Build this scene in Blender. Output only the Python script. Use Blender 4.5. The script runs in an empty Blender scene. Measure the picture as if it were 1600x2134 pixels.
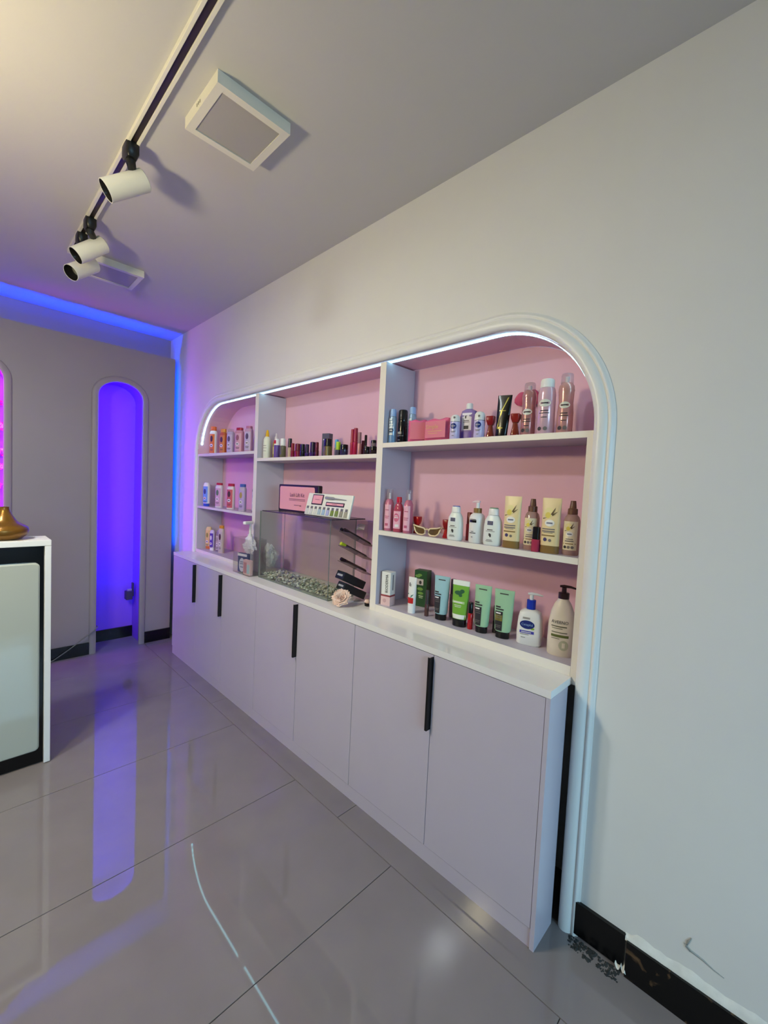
import bpy, bmesh, math, random
from mathutils import Vector, Matrix
random.seed(7)
SC = bpy.context.scene
COL = SC.collection

# ------------------------------------------------------------------ camera
CAM = (-1.4475, -0.5049, 1.4428)
YAW, PITCH, ROLL, FPX = 0.79677, -0.05162, 0.04774, 884.38
fw = Vector((math.sin(YAW)*math.cos(PITCH), math.cos(YAW)*math.cos(PITCH), math.sin(PITCH)))
r0 = Vector((math.cos(YAW), -math.sin(YAW), 0)); u0 = r0.cross(fw)
rt = math.cos(ROLL)*r0 + math.sin(ROLL)*u0
up = -math.sin(ROLL)*r0 + math.cos(ROLL)*u0
cd = bpy.data.cameras.new('camera'); cam = bpy.data.objects.new('camera', cd); COL.objects.link(cam)
cam.matrix_world = Matrix(((rt.x, up.x, -fw.x, CAM[0]), (rt.y, up.y, -fw.y, CAM[1]), (rt.z, up.z, -fw.z, CAM[2]), (0, 0, 0, 1)))
cd.sensor_fit = 'VERTICAL'; cd.sensor_height = 36.0; cd.lens = FPX*36.0/2134.0; cd.clip_start = 0.02
SC.camera = cam

# ------------------------------------------------------------------ world, daylight, exposure
w = bpy.data.worlds.new('world'); SC.world = w; w.use_nodes = True
w.node_tree.nodes['Background'].inputs[0].default_value = (0.62, 0.78, 1.0, 1)
w.node_tree.nodes['Background'].inputs[1].default_value = 0.6
vs = SC.view_settings
vs.view_transform = 'Standard'; vs.look = 'None'; vs.exposure = 0.0; vs.gamma = 1.0; vs.use_curve_mapping = False
SC.cycles.max_bounces = 7; SC.cycles.diffuse_bounces = 4; SC.cycles.glossy_bounces = 4; SC.cycles.adaptive_threshold = 0.02
SC.cycles.transparent_max_bounces = 16; SC.cycles.sample_clamp_indirect = 6.0

WIN_L = 18.5          # daylight through the shop window behind the camera
LAMP_L = 166.0       # warm globe pendant left of the frame
COVE_L, NICHE_L, PINK_L, STRIP_L = 220.0, 200.0, 220.0, 6.0
PANEL_L = 232.0      # lit square ceiling light over the left side of the room
al = bpy.data.lights.new('window_daylight', 'AREA'); al.shape = 'RECTANGLE'; al.size = 2.5; al.size_y = 2.1
al.energy = WIN_L*math.pi*al.size*al.size_y; al.color = (0.40, 0.72, 1.0)
alo = bpy.data.objects.new('window_daylight', al); COL.objects.link(alo)
alo.location = (-1.75, -3.95, 2.25); alo.rotation_euler = (math.radians(90-30), 0, 0)

# ------------------------------------------------------------------ materials
def lin(v):
    v /= 255.0
    return v/12.92 if v <= 0.04045 else ((v+0.055)/1.055)**2.4
def S(r, g, b): return (lin(r), lin(g), lin(b), 1)
MATS = {}
def M(key, rgb=None, rough=0.5, metal=0.0, trans=0.0, noise=0.0, scale=8.0, bump=0.0, spec=0.5, coat=0.0, ior=1.45, sss=0.0):
    """procedural material: principled with a noise-driven tint and optional fine relief"""
    if key in MATS: return MATS[key]
    m = bpy.data.materials.new(key); m.use_nodes = True; nt = m.node_tree; b = nt.nodes['Principled BSDF']
    c = S(*rgb)
    b.inputs['Roughness'].default_value = rough; b.inputs['Metallic'].default_value = metal
    b.inputs['Transmission Weight'].default_value = trans; b.inputs['IOR'].default_value = ior
    b.inputs['Specular IOR Level'].default_value = spec; b.inputs['Coat Weight'].default_value = coat
    b.inputs['Coat Roughness'].default_value = 0.05
    if noise > 0 or bump > 0:
        tc = nt.nodes.new('ShaderNodeTexCoord'); nz = nt.nodes.new('ShaderNodeTexNoise')
        nz.inputs['Scale'].default_value = scale; nz.inputs['Detail'].default_value = 4
        nt.links.new(tc.outputs['Object'], nz.inputs['Vector'])
        if noise > 0:
            rp = nt.nodes.new('ShaderNodeValToRGB')
            rp.color_ramp.elements[0].position = 0.3; rp.color_ramp.elements[1].position = 0.7
            rp.color_ramp.elements[0].color = tuple(x*(1-noise) for x in c[:3])+(1,)
            rp.color_ramp.elements[1].color = tuple(min(1, x*(1+noise)) for x in c[:3])+(1,)
            nt.links.new(nz.outputs['Fac'], rp.inputs[0]); nt.links.new(rp.outputs[0], b.inputs['Base Color'])
        else: b.inputs['Base Color'].default_value = c
        if bump > 0:
            bp = nt.nodes.new('ShaderNodeBump'); bp.inputs['Strength'].default_value = bump; bp.inputs['Distance'].default_value = 0.002
            nt.links.new(nz.outputs['Fac'], bp.inputs['Height']); nt.links.new(bp.outputs[0], b.inputs['Normal'])
    else: b.inputs['Base Color'].default_value = c
    MATS[key] = m; return m
def EM(key, rgb, strength, dash=0.0):
    if key in MATS: return MATS[key]
    m = bpy.data.materials.new(key); m.use_nodes = True; nt = m.node_tree
    nt.nodes.remove(nt.nodes['Principled BSDF']); e = nt.nodes.new('ShaderNodeEmission')
    e.inputs[0].default_value = (rgb[0], rgb[1], rgb[2], 1); e.inputs[1].default_value = strength
    nt.links.new(e.outputs[0], nt.nodes['Material Output'].inputs[0]); MATS[key] = m; return m
def GLASS(key, tint, glossy=0.05, opac=0.0):
    """thin clear sheet: mostly transparent, fresnel reflection"""
    if key in MATS: return MATS[key]
    m = bpy.data.materials.new(key); m.use_nodes = True; nt = m.node_tree; nt.nodes.remove(nt.nodes['Principled BSDF'])
    t = nt.nodes.new('ShaderNodeBsdfTransparent'); t.inputs[0].default_value = S(*tint)
    g = nt.nodes.new('ShaderNodeBsdfGlossy'); g.inputs['Roughness'].default_value = glossy
    lw = nt.nodes.new('ShaderNodeLayerWeight'); lw.inputs[0].default_value = 0.5
    pw = nt.nodes.new('ShaderNodeMath'); pw.operation = 'POWER'; pw.inputs[1].default_value = 4.0; nt.links.new(lw.outputs['Facing'], pw.inputs[0])
    f = nt.nodes.new('ShaderNodeMath'); f.operation = 'MULTIPLY_ADD'; f.inputs[1].default_value = 0.6; f.inputs[2].default_value = 0.03; nt.links.new(pw.outputs[0], f.inputs[0])
    mx = nt.nodes.new('ShaderNodeMixShader')
    nt.links.new(f.outputs[0], mx.inputs[0]); nt.links.new(t.outputs[0], mx.inputs[1]); nt.links.new(g.outputs[0], mx.inputs[2])
    out = mx
    if opac > 0:
        d = nt.nodes.new('ShaderNodeBsdfDiffuse'); d.inputs[0].default_value = S(*tint)
        m2 = nt.nodes.new('ShaderNodeMixShader'); m2.inputs[0].default_value = opac
        nt.links.new(mx.outputs[0], m2.inputs[1]); nt.links.new(d.outputs[0], m2.inputs[2]); out = m2
    nt.links.new(out.outputs[0], nt.nodes['Material Output'].inputs[0]); MATS[key] = m; return m

wall_m = M('wall_paint', (226, 224, 219), 0.55, noise=0.015, scale=3, bump=0.03)
ceil_m = M('ceiling_paint', (198, 195, 192), 0.7, noise=0.015, scale=2)
panel_m = M('feature_panel_paint', (148, 137, 142), 0.5, noise=0.02, scale=3)
pink_m = M('pink_laminate', (232, 184, 200), 0.5, noise=0.02, scale=5)
white_m = M('white_laminate', (232, 229, 226), 0.32, noise=0.01, scale=6)
gloss_m = M('gloss_white_laminate', (194, 185, 197), 0.13, noise=0.01, scale=6)
top_m = M('worktop_white', (236, 232, 228), 0.06)
mould_m = M('moulding_paint', (234, 233, 229), 0.35)
tile_m = M('porcelain_tile', (128, 120, 119), 0.02, noise=0.05, scale=5, spec=0.6)
grout_m = M('grout', (92, 84, 80), 0.8)
black_m = M('black_tile', (7, 7, 8), 0.25)
blackp_m = M('black_plastic', (12, 12, 13), 0.35)
steel_m = M('grey_metal', (120, 120, 120), 0.35, 0.8)
lampw_m = M('lamp_white', (226, 222, 208), 0.4)
edge_m = M('glass_edge', (122, 134, 130), 0.2); edged_m = M('glass_edge_dark', (52, 50, 58), 0.2)
clear_m = GLASS('clear_glass', (247, 250, 248))
acryl_m = GLASS('clear_acrylic', (249, 249, 249), 0.08)

# ------------------------------------------------------------------ mesh helpers
def mk(name, verts, faces, mat, parent=None, smooth=False, mats=None, fm=None, ang=40):
    me = bpy.data.meshes.new(name); me.from_pydata([tuple(v) for v in verts], [], faces)
    for m in ([mat] if mats is None else mats): me.materials.append(m)
    if fm:
        for p, i in zip(me.polygons, fm): p.material_index = i
    if smooth:
        for p in me.polygons: p.use_smooth = True
        me.update(); me.set_sharp_from_angle(angle=math.radians(ang))
    me.update()
    o = bpy.data.objects.new(name, me); COL.objects.link(o)
    if parent: o.parent = parent
    return o
def recalc(o):
    bm = bmesh.new(); bm.from_mesh(o.data); bmesh.ops.recalc_face_normals(bm, faces=bm.faces); bm.to_mesh(o.data); bm.free(); return o
def box(name, lo, hi, mat, parent=None, bev=0.0, seg=2):
    x0, y0, z0 = lo; x1, y1, z1 = hi
    V = [(x0,y0,z0),(x1,y0,z0),(x1,y1,z0),(x0,y1,z0),(x0,y0,z1),(x1,y0,z1),(x1,y1,z1),(x0,y1,z1)]
    F = [(0,3,2,1),(4,5,6,7),(0,1,5,4),(1,2,6,5),(2,3,7,6),(3,0,4,7)]
    o = mk(name, V, F, mat, parent)
    if bev > 0:
        bm = bmesh.new(); bm.from_mesh(o.data)
        bmesh.ops.bevel(bm, geom=bm.edges[:], offset=bev, segments=seg, affect='EDGES', profile=0.5)
        bm.to_mesh(o.data); bm.free()
    return o
def spow(c, e): return math.copysign(abs(c)**(2.0/e), c)
def ring_at(R, z):
    R2 = [tuple(r)+(2.0,)*(4-len(r)) for r in R]
    if z <= R2[0][0]: return R2[0]
    for a, b in zip(R2, R2[1:]):
        if a[0] <= z <= b[0] and b[0] > a[0]:
            t = (z-a[0])/(b[0]-a[0]); return tuple(a[i]+(b[i]-a[i])*t for i in range(4))
    return R2[-1]
def loft(name, R, mat, parent=None, n=20, smooth=True, cap=True, ang=38):
    """R = rings (z, half depth x, half width y, exponent)"""
    V, F = [], []
    for r in R:
        z, rx, ry = r[:3]; e = r[3] if len(r) > 3 else 2.0
        for k in range(n):
            a = 2*math.pi*k/n
            V.append((-rx*spow(math.cos(a), e), -ry*spow(math.sin(a), e), z))
    for i in range(len(R)-1):
        for k in range(n):
            k2 = (k+1) % n; F.append((i*n+k, i*n+k2, (i+1)*n+k2, (i+1)*n+k))
    if cap:
        F.append(tuple(range(n-1, -1, -1))); F.append(tuple((len(R)-1)*n+k for k in range(n)))
    return mk(name, V, F, mat, parent, smooth, ang=ang)
def fx(R, u, z, off):
    _, rx, ry, e = ring_at(R, z); q = min(0.999, abs(u)/max(ry, 1e-6))
    return -rx*(1-q**e)**(1.0/e) - off
def patch(name, R, z0, z1, u0, u1, mat, parent, off=0.0007, n=8, m=3):
    V, F = [], []
    for j in range(m+1):
        z = z0+(z1-z0)*j/m
        for i in range(n+1):
            u = u0+(u1-u0)*i/n; V.append((fx(R, u, z, off), -u, z))
    for j in range(m):
        for i in range(n):
            a = j*(n+1)+i; F.append((a, a+1, a+n+2, a+n+1))
    return mk(name, V, F, mat, parent, True)
def oval(name, R, uc, zc, hw, hh, mat, parent, off=0.0012, n=20):
    V = [(fx(R, uc, zc, off), -uc, zc)]
    for k in range(n):
        a = 2*math.pi*k/n; u = uc+hw*math.cos(a); z = zc+hh*math.sin(a); V.append((fx(R, u, z, off), -u, z))
    return mk(name, V, [(0, 1+k, 1+(k+1) % n) for k in range(n)], mat, parent, True)
def lines(name, R, specs, mat, parent, off=0.0012):
    V, F = [], []
    for (uc, zc, hw, hh) in specs:
        n = 4; b = len(V)
        for j in (0, 1):
            for i in range(n+1):
                u = uc-hw+2*hw*i/n; z = zc+(hh if j else -hh); V.append((fx(R, u, z, off), -u, z))
        for i in range(n): F.append((b+i, b+i+1, b+n+2+i, b+n+1+i))
    return mk(name, V, F, mat, parent)
def text(name, s, size, mat, parent, uc, zc, R=None, x=0.0, off=0.0014, rot=0.0, squash=1.0):
    cu = bpy.data.curves.new('tmp', 'FONT'); cu.body = s; cu.size = size; cu.align_x = 'CENTER'; cu.align_y = 'CENTER'; cu.resolution_u = 2
    t = bpy.data.objects.new('tmp', cu); COL.objects.link(t); bpy.context.view_layer.update()
    me = bpy.data.meshes.new_from_object(t); bpy.data.objects.remove(t); bpy.data.curves.remove(cu)
    ca, sa = math.cos(rot), math.sin(rot)
    for v in me.vertices:
        a, b = v.co.x*squash, v.co.y; u = uc+a*ca-b*sa; z = zc+a*sa+b*ca
        v.co = (fx(R, u, z, off) if R else x-off, -u, z)
    me.materials.clear(); me.materials.append(mat); me.name = name
    o = bpy.data.objects.new(name, me); COL.objects.link(o); o.parent = parent
    return o
def tube(name, pts, rad, mat, parent=None, n=8, closed=False):
    P = [Vector(p) for p in pts]; V, F = [], []; up0 = Vector((0.13, 0.21, 0.97)).normalized()
    for i, p in enumerate(P):
        d = (P[(i+1) % len(P)]-P[i-1]) if closed else (P[min(i+1, len(P)-1)]-P[max(i-1, 0)])
        d.normalize(); s = d.cross(up0)
        if s.length < 1e-3: s = d.cross(Vector((1, 0, 0)))
        s.normalize(); q = s.cross(d); r = rad[i] if isinstance(rad, (list, tuple)) else rad
        for k in range(n):
            a = 2*math.pi*k/n; V.append(p+s*(r*math.cos(a))+q*(r*math.sin(a)))
    L = len(P)
    for i in range(L if closed else L-1):
        j = (i+1) % L
        for k in range(n):
            k2 = (k+1) % n; F.append((i*n+k, i*n+k2, j*n+k2, j*n+k))
    if not closed: F += [tuple(range(n-1, -1, -1)), tuple((L-1)*n+k for k in range(n))]
    return mk(name, V, F, mat, parent, True, ang=50)
def orient(o, C, d, upv=Vector((0, 0, 1))):
    """place o so that its local z runs along d from C"""
    z = Vector(d).normalized(); x = upv.cross(z).normalized(); y = z.cross(x)
    o.matrix_local = Matrix(((x.x, y.x, z.x, C[0]), (x.y, y.y, z.y, C[1]), (x.z, y.z, z.z, C[2]), (0, 0, 0, 1)))
def tag(o, label, cat, group=None):
    o['label'] = label; o['category'] = cat
    if group: o['group'] = group
    return o
def thing(name, label, cat, loc=(0, 0, 0), rz=0.0, group=None):
    o = bpy.data.objects.new(name, None); COL.objects.link(o); o.empty_display_size = 0.05
    o.location = loc; o.rotation_euler = (0, 0, math.radians(rz)); return tag(o, label, cat, group)
def struct(o): o['kind'] = 'structure'; return o

# ================================================================== ROOM SHELL
H = 2.7385; XL = -3.2; YB = -3.0; FW = 3.80; PY = 3.5307; PE = -0.0517; PT = 2.508
# --- floor of single tiles
fl = struct(box('floor', (XL, YB, -0.05), (0.216, FW, -0.004), grout_m))
TS = 0.65; TX = 1.30; tile_me = None
for i in range(-3, 1):
    for j in range(-7, 6):
        x1 = -0.265+TX*(i+1); x0 = x1-TX; y0, y1 = (0.522+TS*j, 0.522+TS*(j+1)) if i else (0.847+2*TS*j, 0.847+2*TS*(j+1))
        cx0, cx1, cy0, cy1 = max(x0, XL), min(x1, 0.0), max(y0, YB), min(y1, FW)
        if cx1-cx0 < 0.02 or cy1-cy0 < 0.02: continue
        g = 0.0012
        if abs(cx1-cx0-TX) < 1e-6 and abs(cy1-cy0-TS) < 1e-6:
            if tile_me is None:
                o = box('tile', (g, g, -0.012), (TX-g, TS-g, 0.0), tile_m, fl, 0.0008, 1); tile_me = o.data
            else:
                o = bpy.data.objects.new('tile', tile_me); COL.objects.link(o); o.parent = fl
            o.location = (cx0, cy0, 0)
        else: box('tile', (cx0+g, cy0+g, -0.012), (cx1-g, cy1-g, 0.0), tile_m, fl, 0.0008, 1)
struct(box('ceiling', (XL, YB, H), (0.3, FW+0.05, H+0.06), ceil_m))
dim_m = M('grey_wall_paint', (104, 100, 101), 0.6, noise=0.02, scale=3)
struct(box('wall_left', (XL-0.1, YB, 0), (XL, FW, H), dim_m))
struct(box('wall_far', (XL, FW, 0), (0.1, FW+0.1, H), panel_m))
# --- right wall with the arched recess
RY0, RY1, RTOP, RR, RD = -0.017, 3.12, 2.058, 0.385, 0.216
def arch_path(off=0.0, n=14, z0=0.85):
    """outline of the recess in (y, z), from right foot over the top to left foot, grown outwards by off"""
    P = [(RY0-off, z0), (RY0-off, 1.25)]
    for k in range(n+1):
        a = math.pi*0.5*k/n; P.append((RY0+RR-(RR+off)*math.cos(a), RTOP-RR+(RR+off)*math.sin(a)))
    for k in range(1, 8): P.append((RY0+RR+(RY1-RY0-2*RR)*k/8, RTOP+off))
    for k in range(n+1):
        a = math.pi*0.5*(1-k/n); P.append((RY1-RR+(RR+off)*math.cos(a), RTOP-RR+(RR+off)*math.sin(a)))
    P += [(RY1+off, 1.25), (RY1+off, z0)]
    return P
A = arch_path(z0=-0.03)
V, F, fm = [], [], []
def quad(a, b, c, d, m=0):
    i = len(V); V.extend([a, b, c, d]); F.append((i, i+1, i+2, i+3)); fm.append(m)
quad((0, YB, 0), (0, YB, H), (0, RY0, H), (0, RY0, 0)); quad((0, RY1, 0), (0, RY1, H), (0, FW, H), (0, FW, 0))
quad((RD, RY0, -0.03), (RD, RY0, 0.86), (RD, RY1, 0.86), (RD, RY1, -0.03))
for (a, b) in zip(A, A[1:]):
    if abs(b[0]-a[0]) > 1e-6: quad((0, a[0], a[1]), (0, a[0], H), (0, b[0], H), (0, b[0], b[1]))
    quad((0, a[0], a[1]), (0, b[0], b[1]), (RD, b[0], b[1]), (RD, a[0], a[1]), 1)
wr = struct(mk('wall_right', V, F, None, mats=[wall_m, pink_m], fm=fm))
# --- moulding swept round the arch, foot to foot
prof = [(0.0, -0.004), (0.0, 0.008), (0.003, 0.014), (0.010, 0.019), (0.020, 0.021), (0.030, 0.019), (0.038, 0.014), (0.042, 0.009), (0.044, 0.009),
        (0.046, 0.012), (0.050, 0.013), (0.054, 0.011), (0.057, 0.006), (0.063, 0.003), (0.063, -0.002)]
V, F = [], []
paths = [arch_path(d, 20, 0.0) for d, p in prof]
for q in range(len(paths[0])):
    for (d, p), pa in zip(prof, paths): V.append((-p, pa[q][0], pa[q][1]))
np_ = len(prof)
for q in range(len(paths[0])-1):
    for k in range(np_-1): F.append((q*np_+k, q*np_+k+1, (q+1)*np_+k+1, (q+1)*np_+k))
tr = struct(recalc(mk('trim_1', V, F, mould_m, smooth=True, ang=60)))
# --- back wall with shop window behind the camera
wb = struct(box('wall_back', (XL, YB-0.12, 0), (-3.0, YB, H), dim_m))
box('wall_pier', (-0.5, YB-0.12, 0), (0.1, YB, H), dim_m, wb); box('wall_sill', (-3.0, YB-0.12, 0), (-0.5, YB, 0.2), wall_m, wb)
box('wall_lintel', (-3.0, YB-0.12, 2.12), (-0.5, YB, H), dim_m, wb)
w1 = struct(box('window_1', (-3.0, YB-0.07, 0.2), (-2.95, YB-0.03, 2.12), steel_m))
for x in (-2.16, -1.34, -0.55): box('mullion', (x, YB-0.07, 0.2), (x+0.05, YB-0.03, 2.12), steel_m, w1)
for z in (0.2, 0.95, 2.07): box('transom', (-2.95, YB-0.07, z), (-0.55, YB-0.03, z+0.05), steel_m, w1)
for x0, x1 in ((-2.95, -2.16), (-2.11, -1.34), (-1.29, -0.55)): box('pane', (x0, YB-0.053, 0.25), (x1, YB-0.047, 2.07), clear_m, w1)
# --- false wall in front of the far wall: two arched niches, an added unseen third, coved edge lights
NW = [(-0.642, -0.288), (-1.524, -1.169), (-2.404, -2.050)]; NT, NS = 2.238, 2.095
def niche_pts(x0, x1, off=0.0, n=16):
    c = (x0+x1)/2; hw = (x1-x0)/2+off; P = [(x1+off, 0.0), (x1+off, NS)]
    for k in range(1, n): a = math.pi*k/n; P.append((c+hw*math.cos(a), NS+(NT-NS+off)*math.sin(a)))
    return P+[(x0-off, NS), (x0-off, 0.0)]
V, F, fm = [], [], []
PB = PY+0.07
xs = [XL, NW[2][0], NW[2][1], NW[1][0], NW[1][1], NW[0][0], NW[0][1], PE]
for i in (0, 2, 4, 6): quad((xs[i], PY, 0), (xs[i+1], PY, 0), (xs[i+1], PY, PT), (xs[i], PY, PT))
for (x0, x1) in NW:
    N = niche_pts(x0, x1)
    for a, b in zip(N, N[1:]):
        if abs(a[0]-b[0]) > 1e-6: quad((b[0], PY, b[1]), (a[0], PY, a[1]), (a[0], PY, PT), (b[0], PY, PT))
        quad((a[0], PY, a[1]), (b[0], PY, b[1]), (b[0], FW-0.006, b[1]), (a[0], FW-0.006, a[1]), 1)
quad((XL, PY, PT), (PE, PY, PT), (PE, PB, PT), (XL, PB, PT)); quad((PE, PY, 0), (PE, PB, 0), (PE, PB, PT), (PE, PY, PT))
for i in (0, 2, 4, 6): quad((xs[i], PB, 0), (xs[i+1], PB, 0), (xs[i+1], PB, PT), (xs[i], PB, PT))
for (x0, x1) in NW:
    N = niche_pts(x0, x1)
    for a, b in zip(N, N[1:]):
        if abs(a[0]-b[0]) > 1e-6: quad((b[0], PB, b[1]), (a[0], PB, a[1]), (a[0], PB, PT), (b[0], PB, PT))
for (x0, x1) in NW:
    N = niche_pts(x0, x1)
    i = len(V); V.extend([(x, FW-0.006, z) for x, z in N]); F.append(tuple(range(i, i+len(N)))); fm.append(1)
wp = struct(mk('wall_panel', V, F, None, mats=[panel_m, M('niche_led_glow_tint', (140, 82, 236), 0.55)], fm=fm))  # violet LED glow is put into the base colour of the white lining
# casings round the niches
for (x0, x1) in NW:
    V, F = [], []; pr = [(-0.001, -0.010), (-0.019, -0.010), (-0.019, 0.012), (-0.012, 0.016), (0.02, 0.016), (0.026, 0.01), (0.03, -0.002)]
    ps = [niche_pts(x0, x1, d) for d, p in pr]
    for q in range(len(ps[0])):
        for (d, p), pa in zip(pr, ps): V.append((pa[q][0], PY-p, pa[q][1]))
    k_ = len(pr)
    for q in range(len(ps[0])-1):
        for k in range(k_-1): F.append((q*k_+k, q*k_+k+1, (q+1)*k_+k+1, (q+1)*k_+k))
    recalc(mk('niche_casing', V, F, panel_m, wp, True, ang=50))
# baseboards
bf = struct(box('baseboard_far', (-0.261, PY-0.012, 0.0), (PE, PY+0.001, 0.098), black_m))
box('baseboard_tile', (-1.142, PY-0.012, 0.0), (-0.668, PY+0.001, 0.098), black_m, bf)
box('baseboard_tile', (-2.02, PY-0.012, 0.0), (-1.55, PY+0.001, 0.098), black_m, bf); box('baseboard_tile', (XL, PY-0.012, 0.0), (-2.432, PY+0.001, 0.098), black_m, bf)
for (x0, x1) in NW: box('baseboard_tile', (x0+0.002, FW-0.022, 0.0), (x1-0.002, FW-0.008, 0.098), black_m, bf)
def stone(key):
    m = M(key, (10, 9, 9), 0.22, noise=0.0); nt = m.node_tree; b = nt.nodes['Principled BSDF']
    tc = nt.nodes.new('ShaderNodeTexCoord'); nz = nt.nodes.new('ShaderNodeTexNoise'); nz.inputs['Scale'].default_value = 14; nz.inputs['Detail'].default_value = 8
    nz.inputs['Distortion'].default_value = 1.6
    rp = nt.nodes.new('ShaderNodeValToRGB'); e = rp.color_ramp.elements
    e[0].position = 0.57; e[0].color = S(9, 8, 8); e[1].position = 0.72; e[1].color = S(104, 80, 56)
    nt.links.new(tc.outputs['Object'], nz.inputs['Vector']); nt.links.new(nz.outputs['Fac'], rp.inputs[0]); nt.links.new(rp.outputs[0], b.inputs['Base Color'])
    return m
br = struct(box('baseboard_right', (-0.012, -0.216, 0.012), (0.001, -0.068, 0.120), black_m))
emp_m = stone('emperador_stone')
for k in range(5): box('baseboard_tile', (-0.019, -0.222-0.6*(k+1)+0.002, 0.0), (0.001, -0.222-0.6*k, 0.112), emp_m, br)
# rough plaster left above and between the skirting tiles
plaster_m = M('raw_plaster', (222, 220, 212), 0.9, noise=0.08, scale=30, bump=0.4)
V, F = [], []; n = 60
for k in range(n+1):
    y = -0.214-0.9*k/n; hgt = 0.133+0.003*math.sin(k*0.7)+0.002*math.sin(k*2.3)+random.uniform(-0.002, 0.002)
    if k < 2: hgt = 0.12
    V += [(-0.012, y, 0.108), (-0.010+random.uniform(-0.001, 0.001), y, 0.118), (-0.002, y, hgt), (0.001, y, hgt+0.006)]
for k in range(n):
    for j in range(3): F.append((k*4+j, k*4+j+1, k*4+j+5, k*4+j+4))
mk('plaster_seam', V, F, plaster_m, wr, True)
V, F = [], []
for k in range(9):
    y = -0.195-0.004*k; V += [(-0.004, y, 0.0), (-0.018-random.uniform(0, 0.006), y, 0.006+0.022*random.random()), (-0.002, y, 0.03+0.01*random.random())]
for k in range(8):
    for j in range(2): F.append((k*3+j, k*3+j+1, k*3+j+4, k*3+j+3))
mk('plaster_lump', V, F, plaster_m, wr, True)
crack_m = M('crack', (150, 154, 152), 0.9)
for pts in ([(-0.001, -0.372, 0.232), (-0.001, -0.365, 0.215), (-0.001, -0.362, 0.199), (-0.001, -0.372, 0.192)], [(-0.001, -0.357, 0.206), (-0.001, -0.375, 0.196), (-0.001, -0.402, 0.192), (-0.001, -0.425, 0.184), (-0.001, -0.448, 0.180)]):
    tube('wall_crack', pts, [0.0012, 0.003, 0.0026, 0.0016, 0.0008][:len(pts)], crack_m, wr, 5)
# cement crumbs on the floor at the foot of the moulding
V, F = [], []
for k in range(170):
    y = -0.062-0.15*random.random()**1.1; x = -0.014-0.042*random.random()**1.9; s = random.uniform(0.0015, 0.006)
    b = len(V); V += [(x-s, y-s*0.6, 0), (x+s, y-s, 0), (x+s*0.7, y+s, 0), (x-s*0.8, y+s*0.7, 0), (x+s*0.1, y, s*random.uniform(0.5, 1.0))]
    F += [(b, b+1, b+4), (b+1, b+2, b+4), (b+2, b+3, b+4), (b+3, b, b+4)]
o = mk('cement_crumbs', V, F, M('cement', (46, 48, 48), 0.95, noise=0.3, scale=60)); o['kind'] = 'stuff'
tag(o, 'dark cement crumbs scattered on the floor at the foot of the arch moulding', 'debris')

# ================================================================== LEDS AND LAMPS
# white strip inside the arch
P = arch_path(-0.004, 24, 1.70); cut = []
for (y, z) in P:
    if (y > 1.5 and z < 1.735) or (y < 1.5 and z < 1.80): continue
    cut.append((y, z))
V, F = [], []
for k, (y, z) in enumerate(cut):
    a = cut[max(0, k-1)]; b = cut[min(len(cut)-1, k+1)]; t = Vector((b[0]-a[0], b[1]-a[1])).normalized(); nrm = Vector((t.y, -t.x))
    if nrm.dot(Vector((1.55-y, 1.3-z))) < 0: nrm = -nrm
    for (dx, dn) in ((0.024, 0), (0.024, 0.0025), (0.035, 0.0025), (0.035, 0)): V.append((dx, y+nrm.x*dn, z+nrm.y*dn))
for k in range(len(cut)-1):
    for j in range(4): F.append((k*4+j, k*4+(j+1) % 4, (k+1)*4+(j+1) % 4, (k+1)*4+j))
F += [(0, 1, 2, 3), tuple(len(V)-1-j for j in range(4))]
led_m = EM('led_white', (0.36, 0.88, 1.0), STRIP_L); nt = led_m.node_tree; e_ = [n for n in nt.nodes if n.type == 'EMISSION'][0]
tc = nt.nodes.new('ShaderNodeTexCoord'); wv = nt.nodes.new('ShaderNodeTexWave'); wv.wave_type = 'BANDS'; wv.bands_direction = 'Y'; wv.inputs['Scale'].default_value = 22.0
ma = nt.nodes.new('ShaderNodeMath'); ma.operation = 'MULTIPLY_ADD'; ma.inputs[1].default_value = STRIP_L*0.9; ma.inputs[2].default_value = STRIP_L*0.5
nt.links.new(tc.outputs['Object'], wv.inputs[0]); nt.links.new(wv.outputs['Fac'], ma.inputs[0]); nt.links.new(ma.outputs[0], e_.inputs[1])
led = recalc(mk('led_strip', V, F, led_m))
tag(led, 'cool white LED strip following the curved top of the arched shelf recess', 'led strip')
# blue cove strips on the hidden back of the false wall
blue = (0.0, 0.035, 1.0)
def one_side(m):
    nt = m.node_tree; e = [n for n in nt.nodes if n.type == 'EMISSION'][0]; g_ = nt.nodes.new('ShaderNodeNewGeometry')
    k = nt.nodes.new('ShaderNodeMath'); k.operation = 'MULTIPLY_ADD'; k.inputs[1].default_value = -e.inputs[1].default_value; k.inputs[2].default_value = e.inputs[1].default_value
    nt.links.new(g_.outputs['Backfacing'], k.inputs[0]); nt.links.new(k.outputs[0], e.inputs[1]); return m
cove_m = one_side(EM('led_blue', blue, COVE_L))
yc = PB+0.010; zc = PT-0.042; baffle_m = M('added_light_baffle', (60, 60, 64), 0.6)
t = thing('cove_led_strip', 'blue LED strip hidden behind the top edge of the far panel wall', 'led strip', (0, 0, 0))
mk('tape', [(XL+0.05, yc, zc), (PE-0.03, yc, zc), (PE-0.03, yc+0.012, zc), (XL+0.05, yc+0.012, zc)], [(0, 1, 2, 3)], cove_m, t)
box('channel', (XL+0.05, yc+0.016, zc-0.01), (PE-0.03, yc+0.019, PT-0.027), baffle_m, t); box('baffle_base', (XL+0.05, PB+0.001, zc-0.01), (PE-0.03, yc+0.016, zc-0.002), baffle_m, t)  # unseen fin and base, added to keep the strip's light off the far wall
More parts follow.
